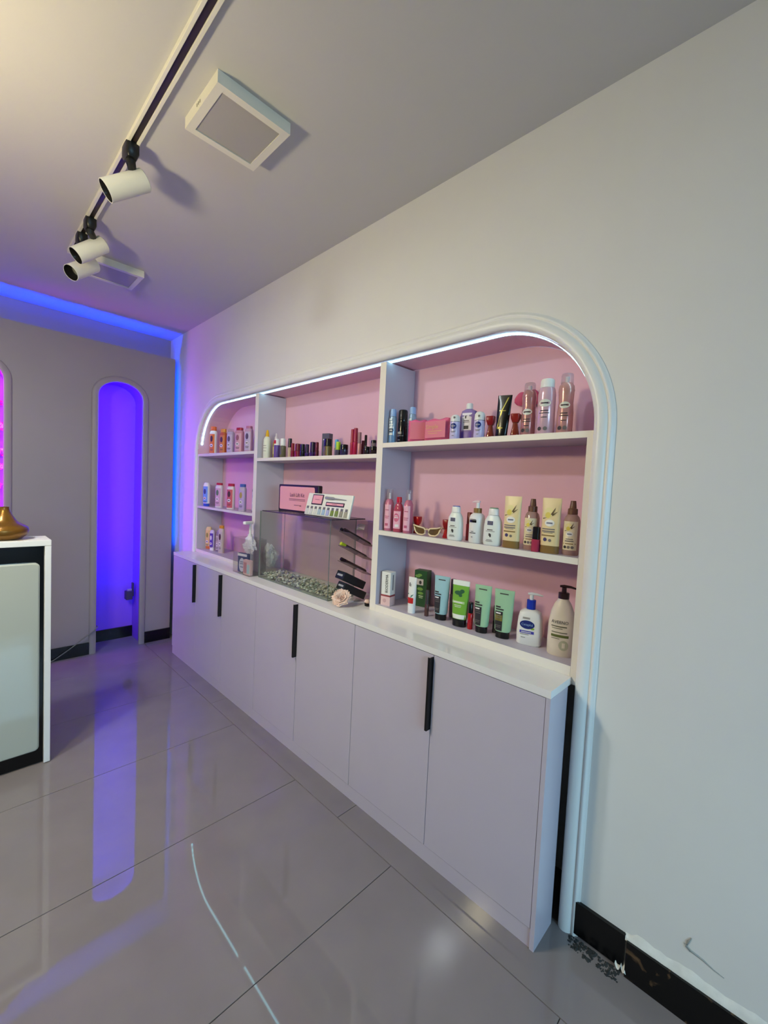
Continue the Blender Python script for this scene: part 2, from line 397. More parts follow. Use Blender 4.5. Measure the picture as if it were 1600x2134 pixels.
t = thing('cove_led_strip', 'blue LED strip hidden behind the right edge of the far panel wall', 'led strip', (0, 0, 0))
xc = PE-0.007
cove2_m = one_side(EM('led_blue_side', (0.0, 0.07, 1.0), COVE_L*0.17))
mk('tape', [(xc, yc, 0.86), (xc, yc+0.012, 0.86), (xc, yc+0.012, zc), (xc, yc, zc)], [(0, 1, 2, 3)], cove2_m, t)
box('channel', (xc-0.006, yc+0.02, 0.86), (xc+0.004, yc+0.023, zc), baffle_m, t); box('baffle_base', (xc-0.008, PB+0.001, 0.86), (xc-0.002, yc+0.02, zc), baffle_m, t)  # unseen fin and base, added to shape the side strip's light
# violet strip tucked behind the casing of the near niche
vio = (0.06, 0.0, 1.0)
def niche_led(x0, x1, mat, label, zlo):
    def cutp(off): return [(x1+off, zlo)]+[p for p in niche_pts(x0, x1, off) if p[1] > zlo]+[(x0-off, zlo)]
    N, N2 = cutp(-0.001), cutp(-0.003); V, F = [], []; y0 = PY+0.012
    for (x, z), (x2, z2) in zip(N, N2):
        for dy in (0.0, 0.010): V += [(x, y0+dy, z), (x2, y0+dy, z2)]
    for k in range(len(N)-1):
        for (i, j) in ((0, 1), (1, 3), (3, 2), (2, 0)): F.append((k*4+i, k*4+j, (k+1)*4+j, (k+1)*4+i))
    return tag(recalc(mk('niche_led_strip', V, F, mat)), label, 'led strip')
niche_led(*NW[0], EM('led_violet', vio, NICHE_L), 'violet LED strip lining the front edge of the tall arched niche', 0.75)
niche_led(*NW[1], EM('led_magenta', (0.75, 0.04, 1.0), PINK_L), 'magenta LED strip lining the niche with artificial flowers', 0.75)
niche_led(*NW[2], EM('led_violet', vio, NICHE_L), 'added violet LED strip lining an unseen empty niche behind the desk', 0.75)  # third niche is out of view, its strip added for more violet light
# warm globe pendant, left of the picture
t = thing('globe_pendant', 'warm white glass globe pendant hanging from the ceiling left of the desk', 'lamp', (-1.9, 1.15, H))
loft('canopy', [(-0.025, 0.02, 0.02), (-0.02, 0.05, 0.05), (0.0, 0.05, 0.05)], lampw_m, t)
tube('cord', [(0, 0, -0.02), (0, 0, -0.64)], 0.004, blackp_m, t)
R = [(-0.82+0.09*(1-math.cos(math.pi*k/12)), max(0.002, 0.09*math.sin(math.pi*k/12)), max(0.002, 0.09*math.sin(math.pi*k/12))) for k in range(13)]
loft('globe', R, EM('lamp_warm', (1.0, 0.86, 0.50), LAMP_L), t)

# square ceiling lights (switched off)
diff_m = M('lamp_diffuser', (170, 166, 160), 0.5)
def ceiling_light(x0, y0, label, lit=None):
    s = 0.266; t = thing('ceiling_light', label, 'ceiling light', (x0, y0, H), 0, 'square surface ceiling lights')
    f = 0.026; z0, z1 = -0.04, 0.0
    V = [(0,0,z1),(s,0,z1),(s,s,z1),(0,s,z1),(0,0,z0),(s,0,z0),(s,s,z0),(0,s,z0),(f,f,z0),(s-f,f,z0),(s-f,s-f,z0),(f,s-f,z0),(f,f,z0+.004),(s-f,f,z0+.004),(s-f,s-f,z0+.004),(f,s-f,z0+.004)]
    F = [(0,1,5,4),(1,2,6,5),(2,3,7,6),(3,0,4,7),(4,5,9,8),(5,6,10,9),(6,7,11,10),(7,4,8,11),(8,9,13,12),(9,10,14,13),(10,11,15,14),(11,8,12,15),(0,3,2,1)]
    recalc(mk('housing', V, F, lampw_m, t))
    box('diffuser', (f+0.001, f+0.001, z0+0.0035), (s-f-0.001, s-f-0.001, z0+0.006), lit or diff_m, t)
    for k in range(3): box('vent_slot', (-0.0008, s*0.5+0.012*k, -0.024), (0.0, s*0.5+0.012*k+0.006, -0.014), M('slot_grey', (130, 128, 112), 0.6), t)
ceiling_light(-0.856, 0.894, 'square white ceiling light nearest the camera, beside the long end of the track')
ceiling_light(-2.13, 1.42, 'lit square ceiling light over the left side of the room', EM('panel_lit', (0.90, 0.98, 1.0), PANEL_L))
ceiling_light(-0.86, 2.53, 'square white ceiling light far back, partly behind the spotlights')
# track and its spotlights
t = thing('light_track', 'white ceiling track rail with a dark slot running along the ceiling', 'track', (-0.954, 0, H))
y0, y1 = YB+0.1, 2.60
for s in (-1, 1): box('rail', (s*0.0155-0.0055, y0, -0.018), (s*0.0155+0.0055, y1, 0.0), lampw_m, t, 0.001, 1)
box('channel', (-0.010, y0, -0.012), (0.010, y1, 0.0), M('track_slot', (44, 34, 32), 0.5), t); box('end_cap', (-0.019, y1, -0.018), (0.019, y1+0.01, 0.0), lampw_m, t)
def spot(C, d, ymount, label):
    t = thing('track_spotlight', label, 'spotlight', (-0.954, ymount, H-0.018), 0, 'cylinder spotlights on the track')
    base = Vector((-0.954, ymount, H-0.018)); C = Vector(C)-base; d = Vector(d).normalized()
    o = loft('adapter', [(-0.046, 0.017, 0.028, 5), (-0.030, 0.024, 0.040, 5), (0.004, 0.024, 0.040, 5)], blackp_m, t, 16)
    piv = C - d*0.03 + Vector((0, 0, 0.036))
    tube('swivel_arm', [(0, 0, -0.03), (0, 0, -0.052), tuple(piv*0.6+Vector((0, 0, -0.052))*0.4), tuple(piv)], [0.018, 0.018, 0.016, 0.014], blackp_m, t, 10)
    L = 0.082; R = 0.041
    b = loft('barrel', [(-L, 0.0, 0.0), (-L, R*0.9, R*0.9), (-L+0.004, R, R), (L, R, R), (L, R-0.002, R-0.002), (L-0.05, R-0.004, R-0.004)], lampw_m, t, 28, cap=False)
    orient(b, C, d)
    i = loft('reflector', [(L-0.001, R-0.0025, R-0.0025), (L-0.04, 0.03, 0.03), (L-0.055, 0.004, 0.004)], M('spot_inside', (24, 22, 20), 0.3), t, 24, cap=False); orient(i, C, d)
    g = loft('lens', [(L-0.045, 0.026, 0.026), (L-0.04, 0.024, 0.024), (L-0.037, 0.012, 0.012), (L-0.036, 0.001, 0.001)], M('lens', (150, 150, 140), 0.1, trans=0.3), t, 20); orient(g, C, d)
spot((-0.957, 1.491, 2.600), (-0.068, 0.015, -0.050), 1.445, 'white cylinder spotlight with black bracket, the nearest and largest on the track')
spot((-0.942, 2.195, 2.605), (-0.061, -0.002, -0.056), 2.135, 'white cylinder spotlight with black bracket, middle one on the track')
spot((-0.945, 2.350, 2.560), (-0.056, -0.028, -0.053), 2.33, 'white cylinder spotlight farthest on the track, half behind its neighbour')

# ================================================================== CABINETS AND WORKTOP
XD = -0.158; ZD0, ZD1 = 0.066, 0.822
handle_m = M('handle_black', (6, 6, 7), 0.4)
def cabinet(y0, y1, doors, hseam, label, gable=False):
    t = thing('base_cabinet', label, 'cabinet', (0, y0, 0), 0, 'low white cabinets under the arch'); W = y1-y0
    box('carcass', (XD+0.021, 0.001, 0.06), (-0.028, W-0.001, 0.8245), white_m, t)
    box('plinth', (XD+0.004, 0.016 if gable else 0.0, 0.0), (-0.03, W, 0.062), gloss_m, t)
    if gable: box('side_panel', (XD-0.001, 0.0, 0.0), (-0.024, 0.015, 0.8245), gloss_m, t, 0.0006, 1)
    n = len(doors)-1
    for k in range(n):
        a, b = doors[k]-y0, doors[k+1]-y0
        d = box('door', (XD, a+(0.0165 if gable and k == 0 else 0.0012), ZD0), (XD+0.018, b-0.0012, ZD1), gloss_m, t, 0.0006, 1)
        if hseam is not None and abs(doors[k]-hseam) < 1e-6:
            h = hseam-y0
            V = [(XD+0.002, h+0.0012, 0.53), (XD-0.022, h+0.0012, 0.53), (XD-0.022, h+0.011, 0.53), (XD-0.0185, h+0.011, 0.53), (XD-0.0185, h+0.0045, 0.53), (XD+0.002, h+0.0045, 0.53)]
            V += [(x, y, 0.815) for x, y, _ in V]
            F = [(0,1,2,3,4,5), (11,10,9,8,7,6)]+[(i, (i+1) % 6, 6+(i+1) % 6, 6+i) for i in range(6)]
            o = recalc(mk('handle', V, F, handle_m, d)); o['label'] = 'black edge pull'
SE = [0.0, 0.4525, 0.905, 1.36, 1.80, 2.26, 2.70, 3.162]
cabinet(0.0, 0.905, SE[0:3], SE[1], 'white two-door base cabinet nearest the camera, its side panel showing', True)
cabinet(0.905, 1.80, SE[2:5], SE[3], 'white two-door base cabinet below the glass tank')
cabinet(1.80, 2.70, SE[4:7], SE[5], 'white two-door base cabinet below the acrylic box of soaps')
cabinet(2.70, 3.162, SE[6:8], SE[6], 'narrow white one-door base cabinet at the far end beside the niche panel')
V = [(-0.16, 0, 0), (-0.16, 3.162, 0), (-0.026, 3.162, 0), (-0.026, 3.1, 0), (RD-0.006, 3.1, 0), (RD-0.006, -0.0155, 0), (0.001, -0.0155, 0), (0.001, 0, 0)]
n = len(V); V = [(x, y, 0.8255) for x, y, z in V]+[(x, y, 0.85) for x, y, z in V]
o = recalc(mk('worktop', V, [tuple(range(n)), tuple(range(2*n-1, n-1, -1))]+[(i, (i+1) % n, n+(i+1) % n, n+i) for i in range(n)], top_m))
tag(o, 'long glossy white worktop over the row of low cabinets', 'worktop')

# ================================================================== SHELF UNIT IN THE RECESS
su = thing('shelf_unit', 'white shelving built into the arched recess with a pink back panel', 'shelf unit', (0, 0, 0.85))
def sz(lo, hi): return (lo[0], lo[1], lo[2]-0.85), (hi[0], hi[1], hi[2]-0.85)
V, F = [], []
A2 = [p for p in arch_path(-0.0015, 16, 0.852)]
V = [(RD-0.004, y, z-0.85) for y, z in A2]; mk('back_panel', V, [tuple(range(len(V)))], pink_m, su)
XB = RD-0.006
lam_m = M('shelf_laminate', (196, 189, 200), 0.35, noise=0.01, scale=6); edgeb_m = M('cream_edge_band', (236, 229, 216), 0.4)
def shp(nm, lo, hi):
    a, b = sz(lo, hi); o = box(nm, a, b, lam_m, su); o.data.materials.append(edgeb_m)
    for p in o.data.polygons:
        if p.normal.x < -0.5: p.material_index = 1
    return o
shp('upright', (0.0, -0.0155, 0.8505), (XB, 0.0045, 1.645)); shp('upright', (0.0, 0.9395, 0.8505), (XB, 0.979, 2.0508))
shp('upright', (0.0, 2.131, 0.8505), (XB, 2.1745, 2.0508)); shp('upright', (0.0, 3.099, 0.8505), (XB, 3.1185, 1.648))
shp('shelf', (0.0, -0.0155, 1.645), (XB, 0.9390, 1.667)); shp('shelf', (0.0, 0.0050, 1.2265), (XB, 0.9390, 1.2485)); shp('shelf', (0.0, 0.0050, 0.8505), (XB, 0.9390, 0.885))
shp('shelf', (0.0, 0.9795, 1.597), (XB, 2.1305, 1.617))
shp('shelf', (0.0, 2.1750, 1.648), (XB, 3.1185, 1.668)); shp('shelf', (0.0, 2.1750, 1.221), (XB, 3.0985, 1.239)); shp('shelf', (0.0, 2.1750, 0.8505), (XB, 3.0985, 0.876))

# ================================================================== RECEPTION DESK
DY = 2.095
t = thing('reception_desk', 'white and black reception desk at the left edge with a glossy front panel', 'desk', (-1.103, DY, 0))
box('desk_top', (-1.2, 0.0, 1.0935), (0.0, 0.19, 1.1215), white_m, t, 0.002)
box('end_panel', (-0.0255, 0.0, 0.004), (0.0, 0.19, 1.093), white_m, t, 0.002); box('end_panel', (-1.2, 0.0, 0.004), (-1.1745, 0.19, 1.093), white_m, t, 0.002)
box('front_board', (-1.174, 0.022, 0.004), (-0.026, 0.04, 1.093), M('desk_black', (5, 8, 12), 0.12), t)
V, F = [], []
def rrect(x0, x1, z0, z1, r, n=6):
    P = []
    for (cx, cz, a0) in ((x1-r, z1-r, 0), (x0+r, z1-r, 90), (x0+r, z0+r, 180), (x1-r, z0+r, 270)):
        for k in range(n+1): a = math.radians(a0+90*k/n); P.append((cx+r*math.cos(a), cz+r*math.sin(a)))
    return P
def slab_rr(name, x0, x1, z0, z1, r, ya, yb, mat, parent, bev=0.006):
    A_, B_ = rrect(x0, x1, z0, z1, r), rrect(x0+bev, x1-bev, z0+bev, z1-bev, max(r-bev*0.5, 0.002)); n = len(A_)
    V = [(x, yb, z) for x, z in A_]+[(x, ya+bev*0.7, z) for x, z in A_]+[(x, ya, z) for x, z in B_]
    F = [tuple(range(n-1, -1, -1))]+[tuple(2*n+k for k in range(n))]
    for j in range(2): F += [(j*n+i, j*n+(i+1) % n, (j+1)*n+(i+1) % n, (j+1)*n+i) for i in range(n)]
    return recalc(mk(name, V, F, mat, parent, True, ang=30))
slab_rr('front_panel', -1.11, -0.044, 0.078, 1.012, 0.02, 0.0, 0.0215, M('desk_gloss_white', (176, 179, 169), 0.06), t)
# gold vase on the desk
t = thing('gold_vase', 'squat golden brown vase with a narrow neck on the reception desk', 'vase', (-1.27, 2.195, 1.1218))
gold_m = M('gold_glaze', (124, 86, 30), 0.28, 0.5, noise=0.15, scale=14)
R = [(0.0, 0.055, 0.055), (0.004, 0.066, 0.066), (0.022, 0.086, 0.086), (0.042, 0.093, 0.093), (0.058, 0.088, 0.088), (0.072, 0.072, 0.072), (0.080, 0.056, 0.056), (0.092, 0.044, 0.044), (0.115, 0.031, 0.031), (0.135, 0.021, 0.021), (0.150, 0.018, 0.018), (0.156, 0.019, 0.019), (0.156, 0.014, 0.014), (0.13, 0.012, 0.012)]
b = loft('body', R, gold_m, t, 28)
# cable from the desk to the niche
o = tube('power_cable', [(-1.05, 3.36, 0.004), (-0.96, 3.49, 0.006), (-0.90, 3.508, 0.012), (-0.80, 3.510, 0.075), (-0.70, 3.505, 0.150), (-0.64, 3.503, 0.192), (-0.612, 3.52, 0.215), (-0.60, 3.60, 0.2)], 0.004, M('cable_grey', (120, 116, 112), 0.5))
tag(o, 'thin grey cable rising from the floor to the side of the violet niche', 'cable')
t = thing('power_adapter', 'dark plug adapter fixed low on the inner side of the violet niche', 'adapter', (-0.306, 3.70, 0.41))
drk = M('adapter_dark', (62, 50, 78), 0.5)
box('body', (-0.062, -0.03, -0.045), (-0.012, 0.035, 0.03), drk, t, 0.004); box('bracket', (-0.012, -0.018, -0.02), (0.0, 0.018, 0.1), drk, t, 0.002)
box('plug', (-0.05, -0.012, 0.03), (-0.014, 0.018, 0.048), M('plug_pale', (150, 130, 170), 0.5), t, 0.003)
# flower wall in the second niche
fl_m = [M('petal_pink', (226, 92, 150), 0.7), M('petal_magenta', (200, 50, 130), 0.7), M('petal_blush', (240, 190, 205), 0.7), M('petal_violet', (140, 60, 170), 0.7)]
V, F, fm = [], [], []
for k in range(170):
    cx = random.uniform(NW[1][0]+0.02, NW[1][1]-0.012); cz = random.uniform(0.03, NT-0.06); cy = FW-0.03-random.uniform(0, 0.05); s = random.uniform(0.022, 0.042)
    if cz > NS and abs(cx-(NW[1][0]+NW[1][1])/2) > 0.13: continue
    col = random.randrange(4); rot = random.random()*6
    for ring, (rr, yy) in enumerate(((1.0, 0.0), (0.6, -0.45))):
        for p in range(6):
            a = rot+p*math.pi/3+ring*0.5; b = len(V)
            for (q, da, dy) in ((0.1, 0, 0.1), (0.75, -0.42, -0.25), (1.0, 0, -0.05), (0.75, 0.42, -0.25)):
                V.append((cx+s*rr*q*math.cos(a+da), cy+s*(yy+dy), cz+s*rr*q*math.sin(a+da)))
            F.append((b, b+1, b+2, b+3)); fm.append(col if ring == 0 else (col+2) % 4)
o = mk('flower_wall', V, F, None, mats=fl_m, fm=fm); o['kind'] = 'stuff'
tag(o, 'pink and magenta artificial flowers covering the niche at the left edge', 'flowers')

# ================================================================== GOODS ON THE SHELVES
ZRT, ZRM, ZRB, ZMT, ZLT, ZLM, ZLB, ZC = 1.6673, 1.2488, 0.8853, 1.6173, 1.6683, 1.2393, 0.8763, 0.8503
ink_m = M('ink_dark', (52, 48, 50), 0.6); inkl_m = M('ink_grey', (120, 112, 108), 0.6); inkw_m = M('ink_white', (236, 232, 228), 0.5)
def P(key, rgb, rough=0.3, **k): return M(key, rgb, rough, **k)
wp_m = P('white_plastic', (238, 236, 230), 0.28); cream_m = P('cream_plastic', (236, 224, 192), 0.35); redcap_m = P('dark_red_plastic', (140, 20, 26), 0.3)
amber_m = P('amber_glass', (150, 60, 40), 0.08, trans=0.35); clearcap_m = GLASS('clear_plastic', (236, 228, 232), 0.05, 0.16)
darkbr_m = P('dark_brown_plastic', (46, 24, 24), 0.3); brownp_m = P('taupe_brown_plastic', (112, 76, 56), 0.35); goldp_m = P('matt_gold', (150, 118, 66), 0.4, metal=0.3)
blk_m = P('gloss_black', (14, 13, 15), 0.2)
def cyl(w, h, e=2.0, foot=0.002, z0=0.0, d=None):
    ry = w/2; rx = (d or w)/2
    return [(z0, rx*0.94, ry*0.94, e), (z0+foot, rx, ry, e), (h-foot, rx, ry, e), (h, rx*0.94, ry*0.94, e)]

def spray_can(name, label, loc, w, h, capz, body, cap, group, neck=0.8, clear=False, waist=False, brand=None, inkc=None, capw=0.78):
    t = thing(name, label, 'spray can', loc, 12, group); r = w/2; ic = inkc or ink_m
    R = [(0, r*0.93, r*0.93), (0.004, r, r)]
    if waist: R += [(capz*0.42, r, r), (capz*0.62, r*0.9, r*0.9), (capz*0.82, r*0.98, r*0.98)]
    R += [(capz*0.86, r, r), (capz*0.95, r*0.93, r*0.93), (capz, r*neck, r*neck)]
    loft('body', R, body, t, 24)
    rc = r*capw
    loft('cap', [(capz+0.001, rc, rc), (h-0.008, rc*0.97, rc*0.97), (h-0.002, rc*0.86, rc*0.86), (h, rc*0.6, rc*0.6)], cap, t, 22)
    if clear: loft('nozzle', [(capz+0.0005, r*0.25, r*0.25), (h-0.012, r*0.25, r*0.25)], wp_m, t, 10)
    if brand:
        oval('logo_oval', R, 0, capz*brand, r*0.66, r*0.44, P('logo_cream', (226, 226, 212), 0.4), t)
        lines('fine_print', R, [(0, capz*brand, r*0.4, 0.0022), (0, capz*(brand-0.16), r*0.45, 0.0016), (0, capz*(brand-0.21), r*0.55, 0.0013), (0, capz*(brand-0.3), r*0.35, 0.0013)], ic, t, 0.0018)
        oval('seal', R, -r*0.45, 0.02, 0.007, 0.007, ic, t); oval('seal', R, r*0.2, 0.02, 0.007, 0.007, inkl_m, t)
    return t, R

# --- top right shelf
G = 'goods on the top right shelf'
bluec = P('pale_blue_plastic', (150, 180, 226), 0.3); blueb = P('pale_blue_metal', (150, 172, 196), 0.25, metal=0.2)
for lab, loc, h, cz in (('slim pale blue spray can against the divider on the top right shelf', (0.042, 0.9185, ZRT), 0.165, 0.128), ('slim pale blue spray can behind the pink pouches', (0.095, 0.842, ZRT), 0.176, 0.141)):
    t, R = spray_can('spray_can', lab, loc, 0.036, h, cz, blueb, bluec, G, 0.86, capw=0.84)
    for k in range(4): patch('swirl', R, 0.072+0.013*k, 0.08+0.013*k, -0.014, 0.013-0.003*k, P('swirl_white', (214, 220, 224), 0.3), t, n=4, m=1)
    oval('logo', R, 0, 0.062, 0.013, 0.009, P('navy_print', (34, 52, 80), 0.4), t); patch('lower_label', R, 0.004, 0.038, -0.016, 0.016, P('mid_blue_print', (96, 134, 176), 0.35), t, n=6, m=1)
    lines('fine_print', R, [(0, 0.062, 0.008, 0.002), (0, 0.044, 0.010, 0.003)], inkw_m, t)
t, R = spray_can('spray_can', 'black spray can standing between the two pale blue cans', (0.066, 0.877, ZRT), 0.046, 0.161, 0.112, blk_m, P('soft_black', (24, 22, 22), 0.25), G, 0.97, capw=0.97)
lines('fine_print', R, [(-0.003, 0.052, 0.011, 0.003), (-0.003, 0.045, 0.011, 0.0016), (0, 0.036, 0.016, 0.001), (-0.006, 0.016, 0.008, 0.001)], P('ink_silver', (170, 170, 170), 0.4), t)
pinkf = P('pink_foil', (230, 104, 144), 0.22, noise=0.06, scale=25, bump=0.3); pinkl = P('salmon_print', (222, 124, 142), 0.35)
def pouch(label, loc, w, h, d, rz, word):
    t = thing('wipes_pouch', label, 'pouch', loc, rz, G); n = 14; m = 8; V, F = [], []
    for side in (-1, 1):
        for j in range(m+1):
            for i in range(n+1):
                u = -w/2+w*i/n; v = h*j/m
                e = max(0, 1-abs(2*i/n-1)**3)*max(0.12, 1-abs(2*j/m-1)**6)
                V.append((side*d/2*e**0.6+random.uniform(-1, 1)*0.0008, -u, v*(1.0-0.03*math.sin(i*0.9)*(j == m))))
    N = (n+1)*(m+1)
    for s_ in (0, 1):
        for j in range(m):
            for i in range(n):
                a = s_*N+j*(n+1)+i; q = (a, a+1, a+n+2, a+n+1); F.append(q if s_ == 0 else q[::-1])
    rim = [i for i in range(n+1)]+[j*(n+1)+n for j in range(1, m+1)]+[m*(n+1)+i for i in range(n-1, -1, -1)]+[j*(n+1) for j in range(m-1, 0, -1)]
    for a, b in zip(rim, rim[1:]+rim[:1]): F.append((a, N+a, N+b, b))
    o = recalc(mk('body', V, F, pinkf, t, True, ang=60))
    R = [(0, d/2, w*0.62, 6), (h, d/2, w*0.62, 6)]
    patch('label_panel', R, h*0.12, h*0.88, -w*0.36, w*0.44, pinkl, t, off=0.001, n=6, m=1)
    if word:
        text('lettering', word, 0.026, P('ink_gold', (222, 176, 120), 0.4), t, -0.012, h*0.62, R, off=0.002)
        lines('fine_print', R, [(0.004, h*0.42, 0.038, 0.0012), (-0.006, h*0.32, 0.025, 0.001)], P('ink_gold', (222, 176, 120)), t, off=0.002)
pouch('pink foil wipes pouch turned sideways next to the blue can', (0.045, 0.765, ZRT), 0.085, 0.100, 0.04, 30, None)
pouch('pink wipes pouch with pale lettering facing front', (0.034, 0.645, ZRT), 0.135, 0.094, 0.04, 0, 'Simple')
lav = P('lavender_plastic', (206, 196, 232), 0.22); navy = P('navy_round', (22, 44, 120), 0.35)
for lab, loc, w, h, cz in (('white and lavender roll-on in front of the purple bottle, left one', (0.03, 0.548, ZRT), 0.043, 0.103, 0.072), ('white and lavender roll-on beside the red-capped bottle, right one', (0.03, 0.430, ZRT), 0.045, 0.105, 0.068)):
    t = thing('roll_on', lab, 'roll-on', loc, 14, G); r = w/2
    R = [(0, r*0.92, r*0.92), (0.003, r, r), (cz*0.5, r*0.96, r*0.96), (cz, r, r)]; loft('body', R, lav, t, 22)
    Rc = [(cz+0.0015, r*0.98, r*0.98), (h*0.9, r*0.9, r*0.9), (h*0.97, r*0.66, r*0.66), (h, r*0.3, r*0.3)]; loft('cap', Rc, wp_m, t, 22)
    loft('ring', [(cz-0.001, r*0.99, r*0.99), (cz+0.002, r*0.99, r*0.99)], P('ring_grey', (90, 92, 104), 0.3), t, 22)
    oval('logo_disc', R, 0, cz*0.75, 0.0125, 0.0125, navy, t); text('lettering', 'NIVEA', 0.0068, inkw_m, t, 0, cz*0.75, R, off=0.002)
    lines('fine_print', R, [(0, cz*0.46, 0.011, 0.001), (0, cz*0.4, 0.008, 0.001), (0, cz*0.2, 0.005, 0.0012)], inkl_m, t); oval('cap_mark', Rc, 0.003, cz+0.017, 0.0045, 0.0045, inkl_m, t)
t = thing('cleansing_bottle', 'purple cleansing water bottle with white cap behind the roll-ons', 'bottle', (0.078, 0.513, ZRT), 8, G)
R = [(0, 0.022, 0.034, 3), (0.004, 0.024, 0.037, 3), (0.10, 0.024, 0.037, 3), (0.122, 0.021, 0.031, 2.6), (0.130, 0.014, 0.018, 2)]
loft('body', R, P('purple_liquid', (178, 156, 220), 0.08, trans=0.5), t, 26); loft('cap', [(0.1305, 0.014, 0.014), (0.152, 0.0135, 0.0135), (0.154, 0.012, 0.012)], wp_m, t, 18)
patch('label', R, 0.040, 0.112, -0.022, 0.022, P('paper_lilac', (232, 226, 236), 0.5), t); patch('lower_label', R, 0.008, 0.034, -0.024, 0.024, P('purple_print', (112, 82, 170), 0.4), t)
lines('fine_print', R, [(-0.004, 0.095, 0.003, 0.006), (0, 0.080, 0.012, 0.0014), (0, 0.074, 0.014, 0.001), (0, 0.052, 0.011, 0.007)], ink_m, t)
def flare_bottle(label, loc, w, h, cz, group, capm=redcap_m, rz=0, glass=amber_m):
    t = thing('perfume_bottle', label, 'bottle', loc, rz, group); a = w/2
    loft('body', [(0, a*0.9, a*0.9, 3), (0.003, a*0.95, a*0.95, 3), (cz*0.55, a*0.66, a*0.66, 3), (cz, a*0.46, a*0.46, 3)], glass, t, 20)
    loft('inner_stem', [(0.004, a*0.28, a*0.28), (cz-0.001, a*0.28, a*0.28)], redcap_m, t, 10)
    loft('cap', [(cz+0.0005, a*0.62, a*0.62, 5), (cz+(h-cz)*0.45, a*0.95, a*0.95, 5), (h-0.002, a*1.0, a*1.0, 5), (h, a*0.92, a*0.92, 5)], capm, t, 20)
flare_bottle('small amber bottle with a flared dark red cap left of the black tube', (0.04, 0.386, ZRT), 0.034, 0.084, 0.049, G, rz=15)
flare_bottle('small amber bottle with a flared brick red cap right of the black tube', (0.04, 0.281, ZRT), 0.035, 0.084, 0.052, G, P('brick_red_plastic', (146, 34, 26), 0.3), 15)

def squeeze_tube(label, loc, w, h, body, capm, capz, group, rz=0, d=0.03, top_w=1.0, cap_w=0.8, name='cosmetic_tube', top_m=None, top_z=0.0, lean=0.0):
    """tube standing on its cap with a flat crimped end on top"""
    t = thing(name, label, 'tube', loc, rz, group); a = w/2; b = d/2
    if lean: t.rotation_euler.x = math.radians(lean)
    R = [(capz, b, a*cap_w*1.02, 2.2), (capz+0.006, b*1.02, a*max(cap_w, 0.86), 2.3), (h*0.55, b*0.8, a*(0.92*0.5+0.5*top_w), 2.3), (h*0.85, b*0.4, a*top_w*0.98, 2.3), (h-0.012, 0.0035, a*top_w, 3), (h, 0.0022, a*top_w, 4)]
    loft('body', R, body, t, 26)
    if capm: loft('cap', [(0, b*0.96, a*cap_w*0.97, 2.2), (0.002, b, a*cap_w, 2.2), (capz-0.0005, b, a*cap_w, 2.2)], capm, t, 26)
    if top_m: loft('crimp_end', [(h-top_z, ring_at(R, h-top_z)[1]+0.0006, a*top_w*1.005, 3), (h+0.0005, 0.003, a*top_w*1.005, 4)], top_m, t, 26)
    return t, R
t, R = squeeze_tube('black tube with a gold streak leaning upright on the top right shelf', (0.04, 0.338, ZRT), 0.054, 0.160, P('satin_black', (16, 17, 16), 0.22), blk_m, 0.022, G, 6, 0.026, 1.05, 0.86, lean=3)
V = [(fx(R, u, z, 0.0012), -u, z) for u, z in ((-0.017, 0.03), (-0.012, 0.03), (-0.001, 0.1), (0.018, 0.15), (0.013, 0.15), (-0.006, 0.1))]
mk('gold_streak', V, [(0, 1, 2, 5), (5, 2, 3, 4)], P('gold_foil', (150, 140, 70), 0.3, metal=0.6), t)
lines('gold_rule', R, [(0.0, 0.1, 0.013, 0.0016)], P('gold_foil', (150, 140, 70)), t, 0.002); lines('fine_print', R, [(-0.007, 0.034, 0.004, 0.004), (0.004, 0.034, 0.005, 0.002)], P('gold_foil', (150, 140, 70)), t, 0.002)
canA = P('rose_brown_metal', (196, 142, 138), 0.22, metal=0.3, noise=0.12, scale=20); canB = P('rose_metal', (226, 186, 196), 0.2, metal=0.2)
spray_can('spray_can', 'rosy brown body spray with clear cap in front of the pink bow', (0.06, 0.241, ZRT), 0.052, 0.198, 0.168, canA, clearcap_m, G, 0.72, True, True, 0.52)
spray_can('spray_can', 'tall pink body spray can with a white cap', (0.05, 0.170, ZRT), 0.061, 0.199, 0.166, canB, wp_m, G, 0.84, False, False, 0.66, capw=0.8)
spray_can('spray_can', 'rosy body spray with rounded clear cap at the right end of the top shelf', (0.06, 0.105, ZRT), 0.053, 0.211, 0.176, P('rose_tan_metal', (214, 160, 152), 0.2, metal=0.3, noise=0.14, scale=18), clearcap_m, G, 0.72, True, True, 0.56)
# pink bow on the back panel
t = thing('pink_bow', 'deep pink fabric bow fixed to the pink back panel behind a spray can', 'bow', (0.198, 0.313, ZRT+0.178)); bow_m = P('deep_pink_fabric', (206, 84, 118), 0.7)
for s in (-1, 1):
    V, F = [], []
    for i in range(9):
        a = i/8; y = s*(0.062 if s > 0 else 0.05)*a; hh = 0.007+(0.021 if s > 0 else 0.026)*math.sin(min(1.0, a*1.02)*math.pi)**0.8; dx = -0.016*math.sin(math.pi*a)
        for (q, k) in ((-1, 0), (-0.4, 1), (0.4, 1), (1, 0)): V.append((dx*(0.4+0.6*k), y, -0.006*a+q*hh))
        for (q, k) in ((1, 0), (0.4, 1), (-0.4, 1), (-1, 0)): V.append((dx*(0.4+0.6*k)+0.009, y, -0.006*a+q*hh*0.85))
    for i in range(8):
        for k in range(8): F.append((i*8+k, i*8+(k+1) % 8, (i+1)*8+(k+1) % 8, (i+1)*8+k))
    F += [tuple(range(8)), tuple(64+k for k in range(7, -1, -1))]
    recalc(mk('loop', V, F, bow_m, t, True, ang=70))
loft('knot', [(-0.012, 0.006, 0.008), (0, 0.012, 0.012), (0.012, 0.006, 0.008)], bow_m, t, 12)

